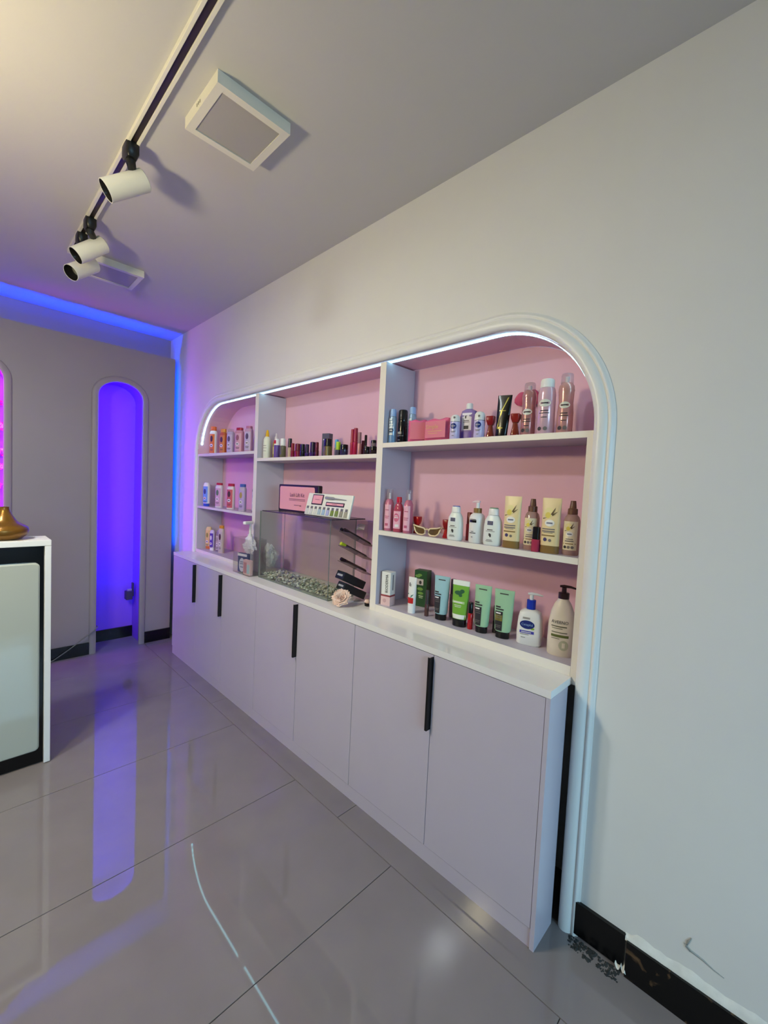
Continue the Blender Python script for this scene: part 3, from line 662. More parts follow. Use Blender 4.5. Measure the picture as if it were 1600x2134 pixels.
# --- middle right shelf
G = 'goods on the middle right shelf'
pinkliq = P('pink_liquid', (226, 132, 156), 0.1, trans=0.3); pinklab = P('pale_pink_label', (236, 178, 192), 0.4)
for lab, y in (('slim pink body mist with clear cap at the left end of the middle shelf', 0.909), ('slim pink body mist with clear cap right of the red-capped bottle', 0.787)):
    t = thing('body_mist', lab, 'bottle', (0.035, y, ZRM), 12, G); r = 0.0215
    R = [(0, r*0.93, r*0.93), (0.003, r, r), (0.132, r, r), (0.148, r*0.7, r*0.7), (0.153, r*0.5, r*0.5)]; loft('body', R, pinkliq, t, 22)
    loft('cap', [(0.1535, r*0.72, r*0.72), (0.198, r*0.7, r*0.7), (0.2, r*0.6, r*0.6)], clearcap_m, t, 18); loft('nozzle', [(0.1535, 0.006, 0.006), (0.178, 0.005, 0.005), (0.182, 0.004, 0.004)], wp_m, t, 10)
    patch('label', R, 0.012, 0.126, -0.017, 0.017, pinklab, t); lines('fine_print', R, [(0, 0.03, 0.008, 0.006), (0, 0.062, 0.010, 0.0016), (0, 0.07, 0.012, 0.0016), (0, 0.1, 0.01, 0.002)], P('ink_rose', (196, 96, 120)), t)
t = thing('shower_gel', 'pink bottle with a bright red cap between two slim pink mists', 'bottle', (0.034, 0.846, ZRM), 10, G)
R = [(0, 0.018, 0.022, 2.4), (0.003, 0.0195, 0.024, 2.4), (0.105, 0.0195, 0.024, 2.4), (0.126, 0.015, 0.018, 2.2), (0.138, 0.010, 0.010)]; loft('body', R, P('red_pink_liquid', (204, 84, 108), 0.1, trans=0.3), t, 22)
loft('cap', [(0.1385, 0.013, 0.013), (0.163, 0.012, 0.012), (0.165, 0.010, 0.010)], P('bright_red_plastic', (206, 24, 44), 0.3), t, 18)
patch('label', R, 0.016, 0.098, -0.019, 0.019, pinklab, t); oval('badge', R, 0, 0.068, 0.015, 0.02, P('rose_print', (214, 110, 136)), t, 0.0014); lines('fine_print', R, [(0, 0.068, 0.01, 0.002), (0, 0.076, 0.008, 0.0014), (0.004, 0.03, 0.01, 0.006)], inkw_m, t, 0.002)
flare_bottle('small red bottle with a red cap beside the cream sunglasses', (0.080, 0.766, ZRM), 0.034, 0.078, 0.041, G, P('scarlet_plastic', (190, 26, 26), 0.3), 10, P('red_glass', (180, 30, 34), 0.1, trans=0.2))
flare_bottle('dark red capped bottle half hidden behind the sunglasses tip', (0.052, 0.578, ZRM), 0.032, 0.080, 0.04, G, redcap_m, 10, P('red_glass', (180, 30, 34)))
# sunglasses
t = thing('sunglasses', 'cream cat-eye sunglasses with brown lenses lying at the shelf front', 'sunglasses', (0.022, 0.662, ZRM+0.0022), 4, G)
fr_m = P('cream_acetate', (234, 212, 168), 0.3); len_m = P('brown_lens', (104, 80, 44), 0.12, trans=0.25)
def rim_pts(s):
    c = s*0.038; P_ = [(-0.028, 0.010), (-0.029, 0.022), (-0.022, 0.032), (-0.006, 0.034), (0.012, 0.036), (0.034, 0.042), (0.030, 0.028), (0.022, 0.012), (0.008, 0.003), (-0.012, 0.002), (-0.022, 0.004)]
    return [(0.0, -(c+s*u), z) for u, z in P_]
for s in (-1, 1):
    rp = rim_pts(s); tube('rim', rp, 0.0034, fr_m, t, 8, True)
    cc = Vector((0, 0, 0))
    for p in rp: cc += Vector(p)
    cc /= len(rp); V = [tuple(cc+Vector((-0.002, 0, 0)))]+[tuple(p) for p in rp]; mk('lens', V, [(0, 1+i, 1+(i+1) % len(rp)) for i in range(len(rp))], len_m, t)
    e = rp[5]; tube('temple_arm', [e, (e[0]+0.012, e[1], e[2]-0.003), (e[0]+0.09, e[1]*0.86, 0.022), (e[0]+0.125, e[1]*0.8, 0.006)], [0.0035, 0.003, 0.0026, 0.003], fr_m, t, 8)
tube('bridge', [(0, 0.011, 0.026), (-0.002, 0, 0.029), (0, -0.011, 0.026)], 0.0028, fr_m, t, 8)
def lotion(label, loc, w, h, cz, capc, group):
    t = thing('lotion_bottle', label, 'bottle', loc, 6, group); a = w/2; b = a*0.56
    R = [(0, b*0.85, a*0.86, 2.6), (0.004, b*0.95, a*0.96, 2.6), (0.016, b, a, 2.6), (cz*0.6, b*0.96, a*0.97, 2.6), (cz*0.82, b*0.9, a*0.88, 2.5), (cz*0.95, b*0.75, a*0.66, 2.4), (cz, b*0.66, a*0.56, 2.2)]
    loft('body', R, P('milky_plastic', (232, 236, 228), 0.3), t, 28)
    Rc = [(cz+0.001, b*0.7, a*0.56, 2.4), (h-0.008, b*0.66, a*0.52, 2.4), (h-0.004, b*0.6, a*0.48, 2.4)]; loft('cap', Rc, wp_m, t, 22)
    loft('cap_top', [(h-0.0038, b*0.6, a*0.47, 2.4), (h, b*0.5, a*0.40, 2.4)], capc, t, 22)
    patch('brand_plate', R, cz*0.68, cz*0.81, -a*0.42, a*0.2, P('slate_blue_print', (66, 70, 112), 0.4), t, 0.001)
    lines('brand_lines', R, [(-a*0.11, cz*0.77, a*0.24, 0.0014), (-a*0.11, cz*0.72, a*0.24, 0.0014)], inkl_m, t, 0.0018)
    lines('fine_print', R, [(-a*0.1, cz*0.52, a*0.3, 0.002), (-a*0.06, cz*0.47, a*0.5, 0.0008), (-a*0.12, cz*0.18, a*0.3, 0.0012), (-a*0.12, cz*0.14, a*0.38, 0.001)], inkl_m, t); lines('sprig', R, [(-a*0.12, cz*0.36, 0.003, 0.005), (-a*0.02, cz*0.33, 0.003, 0.006)], ink_m, t)
lotion('white lotion bottle with a blue cap top next to the sunglasses', (0.030, 0.518, ZRM), 0.070, 0.143, 0.115, P('periwinkle', (120, 124, 190), 0.35), G)
lotion('white lotion bottle with a green cap top next to the cream tube', (0.030, 0.342, ZRM), 0.075, 0.146, 0.116, P('sage_green', (104, 142, 104), 0.35), G)
def gloss(name, label, cat, loc, w, h, cz, body, cap, group, e=2.0, foot=None):
    """slim tube or polish bottle: body, tall cap"""
    t = thing(name, label, cat, loc, 0, group); r = w/2
    loft('body', [(0, r*0.92, r*0.92, e), (0.002, r, r, e), (cz-0.003, r, r, e), (cz, r*0.8, r*0.8, e)], body, t, 16)
    loft('cap', [(cz+0.0004, r*0.88, r*0.88, e), (h-0.002, r*0.84, r*0.84, e), (h, r*0.7, r*0.7, e)], cap, t, 16); return t
redg = P('red_gloss', (196, 70, 80), 0.1, trans=0.25)
gloss('nail_polish', 'slim red bottle with a red brown cap behind the white bottles', 'nail polish', (0.075, 0.480, ZRM), 0.022, 0.118, 0.070, redg, P('red_brown_plastic', (128, 48, 44), 0.35), G, 3.5)
def pump_head(t, z0, z1, rc, colr, m_col, m_stem, m_head, spout, z_sp=0.006, ang=0.0):
    """collar z0..z1, then stem and nozzle"""
    loft('collar', [(z0, rc, rc), (z1-0.001, rc, rc), (z1, rc*0.92, rc*0.92)], m_col, t, 20)
    zt = z1+spout[2]; loft('stem', [(z1+0.0002, rc*0.45, rc*0.45), (zt-0.008, rc*0.42, rc*0.42)], m_stem, t, 14)
    L = spout[0]; ca, sa = math.cos(ang), math.sin(ang)
    pts = [(-0.35*L*ca, -0.35*L*sa), (0, 0), (0.5*L*ca, 0.5*L*sa), (L*ca, L*sa)]
    tube('nozzle', [(pts[0][0], pts[0][1], zt-0.004), (pts[1][0], pts[1][1], zt-0.003), (pts[2][0], pts[2][1], zt-0.004), (pts[3][0], pts[3][1], zt-0.004-spout[1])], [0.004, 0.0055, 0.0045, 0.003], m_head, t, 10)
t = thing('pump_bottle', 'white round pump bottle with a gold collar and black label bar', 'bottle', (0.040, 0.421, ZRM), 8, G); r = 0.031
R = [(0, r*0.9, r*0.9), (0.004, r, r), (0.098, r, r), (0.110, r*0.9, r*0.9), (0.117, r*0.66, r*0.66), (0.120, r*0.5, r*0.5)]; loft('body', R, wp_m, t, 28)
pump_head(t, 0.1205, 0.139, 0.0165, None, goldp_m, wp_m, P('blush_white', (240, 218, 220), 0.3), (0.030, 0.003, 0.030), ang=math.radians(70))
patch('label_bar', R, 0.082, 0.092, -0.022, 0.010, blk_m, t, 0.001); lines('fine_print', R, [(-0.006, 0.0945, 0.014, 0.0012), (-0.006, 0.046, 0.006, 0.001), (-0.005, 0.04, 0.014, 0.0014), (-0.006, 0.024, 0.004, 0.001)], ink_m, t)
van_m = P('vanilla_cream', (238, 214, 160), 0.35)
yel_m = P('vanilla_yellow', (222, 200, 84), 0.45); stick_m = P('vanilla_pod', (84, 62, 26), 0.5)
def vanilla_art(t, R, zc, s):
    oval('blossom', R, -0.006*s, zc, 0.016*s, 0.018*s, P('blossom_pale', (232, 216, 150), 0.45), t, 0.001); oval('blossom_heart', R, -0.008*s, zc-0.008*s, 0.009*s, 0.010*s, yel_m, t, 0.0014)
    for (a, b, c, d) in ((0.004, -0.006, 0.016, 0.020), (0.006, -0.008, 0.023, 0.006), (-0.024, -0.020, -0.010, -0.016)):
        u0, z0_, u1, z1_ = a*s, zc+b*s, c*s, zc+d*s; dx, dz = (z1_-z0_)*0.12, -(u1-u0)*0.12
        mk('pod', [(fx(R, u, z, 0.0018), -u, z) for u, z in ((u0-dx, z0_-dz), (u0+dx, z0_+dz), (u1, z1_))], [(0, 1, 2)], stick_m, t)
    oval('logo_oval', R, 0.0, zc-0.034*s, 0.016*s, 0.0115*s, P('logo_white', (238, 234, 226), 0.4), t, 0.0016); lines('logo_word', R, [(0, zc-0.034*s, 0.010*s, 0.0024*s)], P('ink_slate', (104, 110, 130)), t, 0.0022)
for lab, loc, w in (('cream vanilla body lotion tube left of the brown spray bottle', (0.027, 0.262, ZRM), 0.066), ('cream vanilla body lotion tube right of the black-capped polish', (0.032, 0.117, ZRM), 0.066)):
    t, R = squeeze_tube(lab, loc, w, 0.194, van_m, P('bronze_cap', (138, 108, 58), 0.35), 0.027, G, 4, 0.034, 1.0, 0.98)
    vanilla_art(t, R, 0.142, 1.05); lines('fine_print', R, [(-0.003, 0.085, 0.022, 0.002), (-0.003, 0.077, 0.022, 0.0022), (-0.003, 0.072, 0.016, 0.001)], inkl_m, t)
    patch('brown_band', R, 0.060, 0.0645, -0.026, 0.020, P('bronze_print', (140, 110, 62), 0.4), t, 0.001); oval('seal', R, -0.012, 0.048, 0.0065, 0.0065, P('ink_indigo', (70, 62, 110)), t); oval('seal', R, 0.005, 0.046, 0.005, 0.005, inkl_m, t)
for lab, loc in (('brown-capped vanilla spray bottle between the two cream tubes', (0.058, 0.199, ZRM)), ('brown-capped vanilla spray bottle at the right end of the middle shelf', (0.062, 0.056, ZRM))):
    t = thing('spray_bottle', lab, 'bottle', loc, 8, G); r = 0.0265
    R = [(0, r*0.92, r*0.92), (0.003, r, r), (0.118, r, r), (0.132, r*0.86, r*0.86), (0.140, r*0.6, r*0.6)]; loft('body', R, P('clear_rose_bottle', (206, 168, 156), 0.06, trans=0.4), t, 26)
    loft('cap', [(0.1405, r*0.62, r*0.62), (0.160, r*0.6, r*0.6), (0.162, r*0.44, r*0.44), (0.186, r*0.34, r*0.34), (0.188, r*0.3, r*0.3)], brownp_m, t, 20)
    patch('label', R, 0.018, 0.117, -0.0225, 0.0225, P('label_cream', (234, 220, 186), 0.45), t); vanilla_art(t, R, 0.098, 0.72)
    lines('fine_print', R, [(0, 0.056, 0.012, 0.0014), (0, 0.049, 0.014, 0.0018)], inkl_m, t); lines('label_band', R, [(0, 0.040, 0.020, 0.0016)], P('bronze_print', (140, 110, 62)), t)
    for k in range(3): oval('seal', R, -0.013+0.012*k, 0.028, 0.005, 0.005, ink_m if k == 0 else inkl_m, t)
gloss('nail_polish', 'pink nail polish with a square black cap between vanilla spray and cream tube', 'nail polish', (0.022, 0.1625, ZRM), 0.026, 0.089, 0.044, P('deep_pink_gloss', (190, 60, 90), 0.08, trans=0.2), blk_m, G, 6)

# --- bottom right shelf
G = 'goods on the bottom right shelf'
t = thing('carton', 'white and pink carton with upright black lettering in the corner of the bottom shelf', 'carton', (0.045, 0.9, ZRB), 10, G)
card_m = P('white_card', (232, 230, 222), 0.5)
box('body', (-0.022, -0.026, 0.052), (0.022, 0.026, 0.163), card_m, t, 0.0008, 1); box('pink_base', (-0.0222, -0.0262, 0.0), (0.0222, 0.0262, 0.044), P('blush_card', (232, 196, 190), 0.5), t)
box('red_band', (-0.0223, -0.0263, 0.044), (0.0223, 0.0263, 0.052), P('brick_print', (150, 62, 66), 0.5), t)
text('lettering', 'BIODERMA', 0.021, ink_m, t, 0.006, 0.107, None, x=-0.0222, rot=math.radians(90), squash=0.86)
box('side_text_bar', (-0.004, -0.0266, 0.075), (0.004, -0.0262, 0.15), P('ink_dim', (120, 118, 124)), t); R = [(0, 0.0222, 0.05, 20), (0.2, 0.0222, 0.05, 20)]
oval('emblem', R, -0.004, 0.024, 0.010, 0.010, P('blush_dark', (212, 168, 164), 0.5), t)
t, R = squeeze_tube('white tube with a red band and green print standing on the bottom shelf', (0.036, 0.739, ZRB), 0.042, 0.165, wp_m, P('white_cap', (240, 238, 236), 0.25), 0.036, G, 8, 0.03, 1.0, 0.84)
patch('red_band', R, 0.046, 0.072, -0.019, 0.014, P('red_print', (196, 34, 34), 0.4), t, 0.001)
mk('green_mark', [(fx(R, u, z, 0.0012), -u, z) for u, z in ((-0.015, 0.092), (-0.015, 0.086), (0.006, 0.080), (-0.006, 0.074), (0.004, 0.074), (0.014, 0.088))], [(0, 1, 2, 5), (2, 3, 4, 5)], P('teal_print', (32, 108, 96), 0.4), t)
lines('fine_print', R, [(-0.010, 0.132, 0.002, 0.008), (-0.004, 0.128, 0.0012, 0.006)], ink_m, t)
t = thing('carton', 'dark green carton with leaf print standing at the back of the bottom shelf', 'carton', (0.172, 0.79, ZRB), 12, G)
grn = P('dark_green_card', (36, 78, 42), 0.45, noise=0.1, scale=30); box('body', (-0.024, -0.034, 0.0), (0.024, 0.034, 0.176), grn, t, 0.001, 1)
R = [(0, 0.0242, 0.1, 20), (0.2, 0.0242, 0.1, 20)]
patch('pale_panel', R, 0.105, 0.135, -0.030, 0.016, P('panel_pale', (206, 196, 190), 0.5), t, 0.0006, 2, 1); oval('dot', R, 0.0, 0.118, 0.007, 0.009, ink_m, t); 
for (u, z, a, b) in ((-0.015, 0.148, 0.014, 0.007), (-0.004, 0.154, 0.012, 0.006), (0.0, 0.086, 0.016, 0.008), (0.004, 0.066, 0.015, 0.007)): oval('leaf', R, u, z, a, b, P('leaf_green', (118, 158, 72), 0.5), t)
lines('fine_print', R, [(0.006, 0.052, 0.012, 0.003), (0.006, 0.044, 0.01, 0.002)], P('ink_pale_green', (176, 196, 150)), t)
gloss('lip_gloss', 'thin brown lip gloss standing in front of the dark green carton', 'lip gloss', (0.052, 0.663, ZRB), 0.0175, 0.118, 0.055, P('brown_gloss', (84, 56, 50), 0.15), P('dark_grey_cap', (60, 52, 52), 0.3), G, 3)
tl = P('aqua_tube', (160, 200, 208), 0.28); mint = P('mint_tube', (160, 200, 160), 0.28)
def mask_tube(label, loc, body, w, h, lab_m, extra):
    t, R = squeeze_tube(label, loc, w, h, body, blk_m, 0.026, G, 10, 0.036, 1.06, 0.74)
    patch('dark_label', R, 0.03, 0.105, -0.030, 0.002, P('charcoal_print', (44, 42, 46), 0.45), t, 0.001)
    lines('lettering_bar', R, [(-0.016, 0.098, 0.010, 0.0026)], inkw_m, t, 0.002)
    lines('fine_print', R, [(-0.014, 0.088, 0.012, 0.001), (-0.014, 0.08, 0.012, 0.001), (-0.014, 0.05, 0.012, 0.001), (-0.014, 0.044, 0.01, 0.001)], inkl_m, t, 0.002)
    lines('heading', R, [(-0.019, 0.122, 0.010, 0.003), (-0.012, 0.113, 0.016, 0.0026), (0.0, h-0.016, 0.017, 0.002)], ink_m, t, 0.0016)
    if extra: patch('picture', R, 0.068, 0.092, -0.029, 0.001, P('olive_picture', (112, 104, 40), 0.5, noise=0.4, scale=60), t, 0.0016)
mask_tube('pale aqua face mask tube with a black cap and label', (0.066, 0.594, ZRB), tl, 0.070, 0.192, None, False)
mask_tube('pale green face mask tube with black label, left of the pair', (0.062, 0.386, ZRB), mint, 0.066, 0.192, None, False)
mask_tube('pale green face mask tube with olive picture label, right of the pair', (0.072, 0.297, ZRB), mint, 0.074, 0.190, None, True)
gloss('lip_gloss', 'tall brown clear lip gloss standing behind the aqua and green tubes', 'lip gloss', (0.140, 0.585, ZRB), 0.028, 0.172, 0.105, P('mauve_clear', (140, 112, 110), 0.12, trans=0.2), P('dark_mauve_cap', (72, 48, 56), 0.3), G, 3)
t, R = squeeze_tube('bright green tube with white ends and a black cap', (0.056, 0.489, ZRB), 0.074, 0.193, P('leaf_green_tube', (122, 176, 62), 0.3), blk_m, 0.032, G, 10, 0.038, 1.02, 0.82, top_m=P('white_end', (236, 238, 226), 0.35), top_z=0.02)
patch('lower_white', R, 0.034, 0.052, -0.031, 0.031, P('white_end', (236, 238, 226)), t, 0.0008); patch('pale_band', R, 0.098, 0.108, -0.033, 0.024, P('pale_green_print', (184, 212, 150), 0.4), t, 0.001)
for (u, z, a, b) in ((-0.006, 0.142, 0.018, 0.009), (0.010, 0.150, 0.010, 0.008), (0.004, 0.132, 0.008, 0.006)): oval('leaf_print', R, u, z, a, b, P('forest_print', (38, 92, 58), 0.45), t)
lines('fine_print', R, [(-0.004, 0.103, 0.02, 0.002), (-0.004, 0.09, 0.016, 0.001), (-0.004, 0.084, 0.014, 0.001)], inkw_m, t, 0.0018)
gloss('lip_gloss', 'red lip gloss with a black cap beside the bright green tube', 'lip gloss', (0.058, 0.4375, ZRB), 0.022, 0.112, 0.067, P('red_lip_gloss', (176, 26, 30), 0.1), blk_m, G)
gloss('lip_gloss', 'thin dark grey lip gloss between the two pale green tubes', 'lip gloss', (0.100, 0.348, ZRB), 0.015, 0.112, 0.05, P('grey_gloss', (66, 62, 62), 0.2), P('dark_grey_cap', (60, 52, 52)), G, 4)
t = thing('pump_bottle', 'white square pump bottle with a blue collar and blue oval label', 'bottle', (0.094, 0.197, ZRB), 16, G)
R = [(0, 0.026, 0.041, 4), (0.004, 0.029, 0.045, 4), (0.05, 0.030, 0.046, 4), (0.10, 0.028, 0.043, 4), (0.122, 0.026, 0.038, 3.4), (0.131, 0.02, 0.026, 2.6), (0.134, 0.014, 0.015)]; loft('body', R, wp_m, t, 30)
pump_head(t, 0.1345, 0.169, 0.0165, None, P('cobalt_plastic', (28, 56, 176), 0.3), wp_m, wp_m, (0.040, 0.004, 0.026), ang=math.radians(-78))
oval('label_oval', R, -0.006, 0.079, 0.027, 0.016, P('deep_blue_print', (28, 44, 116), 0.4), t); text('lettering', 'Cetaphil', 0.0125, P('ink_sky', (150, 180, 214)), t, -0.006, 0.079, R, off=0.0018)
patch('lower_label', R, 0.046, 0.056, -0.032, 0.020, P('violet_blue_print', (70, 66, 170), 0.4), t, 0.001); oval('green_dot', R, 0.014, 0.066, 0.007, 0.004, P('lime_print', (150, 186, 60), 0.4), t, 0.0009)
lines('fine_print', R, [(-0.010, 0.103, 0.013, 0.0035)], P('ink_taupe', (158, 150, 146)), t); lines('label_print', R, [(-0.008, 0.051, 0.018, 0.0014)], inkw_m, t, 0.0018); lines('small_print', R, [(-0.014, 0.042, 0.016, 0.001), (-0.018, 0.03, 0.008, 0.001)], inkl_m, t)
t = thing('pump_bottle', 'large cream bottle with a dark brown pump at the right end of the bottom shelf', 'bottle', (0.082, 0.074, ZRB), 16, G); r = 0.046
R = [(0, r*0.66, r*0.92, 2.2), (0.004, r*0.7, r*0.98, 2.2), (0.05, r*0.72, r, 2.2), (0.115, r*0.7, r*0.97, 2.2), (0.155, r*0.62, r*0.84, 2.1), (0.182, r*0.5, r*0.62, 2), (0.197, r*0.4, r*0.42, 2), (0.202, r*0.38, r*0.38, 2)]; loft('body', R, P('oat_plastic', (230, 218, 196), 0.3), t, 32)
pump_head(t, 0.2025, 0.223, 0.0185, None, darkbr_m, darkbr_m, darkbr_m, (0.042, 0.005, 0.026), ang=math.radians(-80))
text('lettering', 'AVEENO', 0.0155, ink_m, t, -0.004, 0.122, R, off=0.0016, squash=0.95); lines('fine_print', R, [(-0.006, 0.107, 0.026, 0.0018), (-0.012, 0.1, 0.018, 0.001), (-0.004, 0.086, 0.026, 0.0014), (-0.016, 0.064, 0.014, 0.001)], P('ink_olive', (90, 90, 64)), t)
patch('olive_band', R, 0.069, 0.078, -0.031, 0.027, P('olive_print', (96, 104, 48), 0.45), t, 0.001); oval('emblem', R, 0.012, 0.042, 0.016, 0.018, P('oat_emblem', (186, 184, 156), 0.5), t); lines('emblem_mark', R, [(0.012, 0.042, 0.005, 0.009)], P('oat_plastic', (230, 218, 196)), t, 0.0018)

# --- middle top shelf: small make-up
G = 'small make-up on the middle shelf'
def nub(label, x, y, w, h, cz, b, c, e=2.0, name='nail_polish', cat='nail polish'): return gloss(name, label, cat, (x, y, ZMT), w, h, cz, b, c, G, e)
t = thing('serum_bottle', 'white oil bottle with a pointed yellow cap beside the left divider', 'bottle', (0.05, 2.092, ZMT), 20, G); r = 0.026
R = [(0, r*0.94, r*0.94), (0.003, r, r), (0.10, r, r), (0.128, r*0.95, r*0.95), (0.142, r*0.7, r*0.7), (0.147, r*0.45, r*0.45)]; loft('body', R, P('milk_white', (226, 226, 206), 0.3), t, 22); loft('cap', [(0.1475, r*0.46, r*0.46), (0.165, r*0.42, r*0.42), (0.188, r*0.26, r*0.26), (0.192, r*0.12, r*0.12)], P('yellow_plastic', (226, 176, 20), 0.3), t, 16); lines('fine_print', R, [(0, 0.085, 0.012, 0.0016), (0, 0.07, 0.015, 0.0012), (0, 0.05, 0.012, 0.0012)], inkl_m, t)
t = thing('serum_bottle', 'yellow green serum bottle with a pale dropper on the middle shelf', 'bottle', (0.085, 2.035, ZMT), 20, G); r = 0.021
R = [(0, r, r), (0.11, r, r), (0.122, r*0.6, r*0.6)]; loft('body', R, P('yellow_oil', (190, 178, 70), 0.1, trans=0.3), t, 20); loft('dropper_cap', [(0.1225, r*0.62, r*0.62), (0.14, r*0.58, r*0.58), (0.152, r*0.34, r*0.34), (0.166, r*0.3, r*0.3), (0.17, r*0.2, r*0.2)], P('pale_dropper', (206, 196, 200), 0.3), t, 16); patch('label', R, 0.03, 0.08, -0.016, 0.016, P('label_lemon', (206, 196, 110), 0.5), t)
t = nub('purple polish jar with a white and red cap', 0.05, 1.966, 0.038, 0.126, 0.085, P('purple_gloss', (110, 84, 150), 0.15), wp_m, 3); box('cap_print', (-0.0175, -0.012, 0.094), (-0.0165, 0.012, 0.116), P('red_print', (196, 34, 34)), t)
nub('olive polish bottle with a plain white cap', 0.06, 1.912, 0.036, 0.127, 0.08, P('olive_gloss', (104, 98, 72), 0.2), wp_m, 3)
nub('pale polish bottle with a pointed black cap', 0.085, 1.868, 0.028, 0.128, 0.07, P('pale_gloss', (206, 186, 160), 0.2), blk_m)
nub('dark red polish bottle, left of two beside the pale one', 0.05, 1.782, 0.023, 0.090, 0.045, P('wine_gloss', (130, 30, 44), 0.15), redcap_m, 3)
t = nub('broad dark red polish with a maroon cap', 0.06, 1.738, 0.040, 0.086, 0.042, P('wine_gloss', (130, 30, 44)), P('maroon_plastic', (104, 20, 34), 0.3), 3)
nub('black polish bottle next to the broad dark red one', 0.05, 1.674, 0.030, 0.080, 0.04, P('soft_black', (24, 22, 22)), blk_m, 3)
nub('dark purple polish with a silver ring, smaller of two', 0.05, 1.628, 0.024, 0.077, 0.028, P('dark_violet_gloss', (60, 36, 84), 0.15), P('aubergine_plastic', (44, 24, 50), 0.25), 3)
nub('dark purple polish bottle, larger of two', 0.062, 1.588, 0.033, 0.090, 0.03, P('dark_violet_gloss', (60, 36, 84)), P('aubergine_plastic', (44, 24, 50)), 3)
nub('dark maroon lipstick beside the tall grey box', 0.055, 1.538, 0.021, 0.086, 0.04, P('maroon_gloss', (86, 26, 36), 0.2), P('maroon_plastic', (104, 20, 34)), 3, 'lipstick', 'lipstick')
t = thing('carton', 'tall dark grey make-up box standing on the middle shelf', 'carton', (0.10, 1.500, ZMT), 12, G); box('body', (-0.018, -0.026, 0), (0.018, 0.026, 0.139), P('slate_card', (84, 82, 96), 0.45), t, 0.001, 1); box('print', (-0.0186, -0.006, 0.1), (-0.018, 0.016, 0.106), inkw_m, t)
nub('olive gold bottle with a black shoulder cap in front of the grey box', 0.045, 1.422, 0.044, 0.100, 0.058, P('olive_gold', (120, 104, 62), 0.25, metal=0.3), blk_m, 4, 'make_up_bottle', 'bottle')
nub('grey polish with a light blue cap', 0.072, 1.377, 0.022, 0.096, 0.05, P('grey_gloss2', (130, 124, 132), 0.2), P('sky_plastic', (90, 160, 206), 0.3), 3)
nub('dark polish with a lime green cap', 0.048, 1.333, 0.029, 0.078, 0.034, P('smoke_gloss', (70, 66, 78), 0.2), P('lime_plastic', (172, 206, 40), 0.3), 2.4)
def jar(label, x, y, z, w, h, bm_, cm_):
    t = thing('cream_jar', label, 'jar', (x, y, z), 0, G); r = w/2
    loft('body', [(0, r*0.9, r*0.9), (0.003, r, r), (h*0.52, r, r), (h*0.56, r*0.9, r*0.9)], bm_, t, 20); loft('lid', [(h*0.57, r*0.99, r*0.99), (h-0.002, r*0.99, r*0.99), (h, r*0.93, r*0.93)], cm_, t, 20)
jar('dark jar with a black lid next to the lime green cap', 0.05, 1.284, ZMT, 0.043, 0.061, P('night_gloss', (50, 44, 70), 0.15), blk_m)
crm = P('crimson_satin', (172, 30, 68), 0.3)
nub('tall crimson mascara tube, left of the pair', 0.072, 1.243, 0.024, 0.144, 0.075, crm, P('crimson_cap', (160, 26, 60), 0.3), 2, 'mascara', 'mascara')
nub('tall crimson mascara tube, right of the pair', 0.058, 1.203, 0.026, 0.146, 0.075, crm, P('crimson_cap', (160, 26, 60)), 2, 'mascara', 'mascara')
nub('short maroon lipstick behind the crimson mascaras', 0.115, 1.205, 0.018, 0.087, 0.04, P('maroon_gloss', (86, 26, 36)), P('maroon_plastic', (104, 20, 34)), 3, 'lipstick', 'lipstick')
nub('rose gold lip gloss right of the crimson mascaras', 0.045, 1.157, 0.020, 0.120, 0.062, P('rose_gold', (196, 140, 130), 0.25, metal=0.3), P('rose_taupe', (150, 110, 108), 0.3), 3, 'lip_gloss', 'lip gloss')
nub('thin black lip gloss behind the rose gold one', 0.085, 1.152, 0.015, 0.110, 0.055, P('grey_gloss', (66, 62, 62)), blk_m, 3, 'lip_gloss', 'lip gloss')
jar('small black jar left of the stacked black jars', 0.04, 1.093, ZMT, 0.034, 0.042, P('brown_black', (40, 26, 28), 0.25), blk_m)
jar('small black jar under another jar by the thick divider', 0.04, 1.044, ZMT, 0.034, 0.041, P('brown_black', (40, 26, 28)), blk_m)
jar('small clear and black jar on top of a black jar by the divider', 0.04, 1.044, ZMT+0.0412, 0.028, 0.031, P('smoky_clear', (150, 140, 146), 0.1, trans=0.4), blk_m)

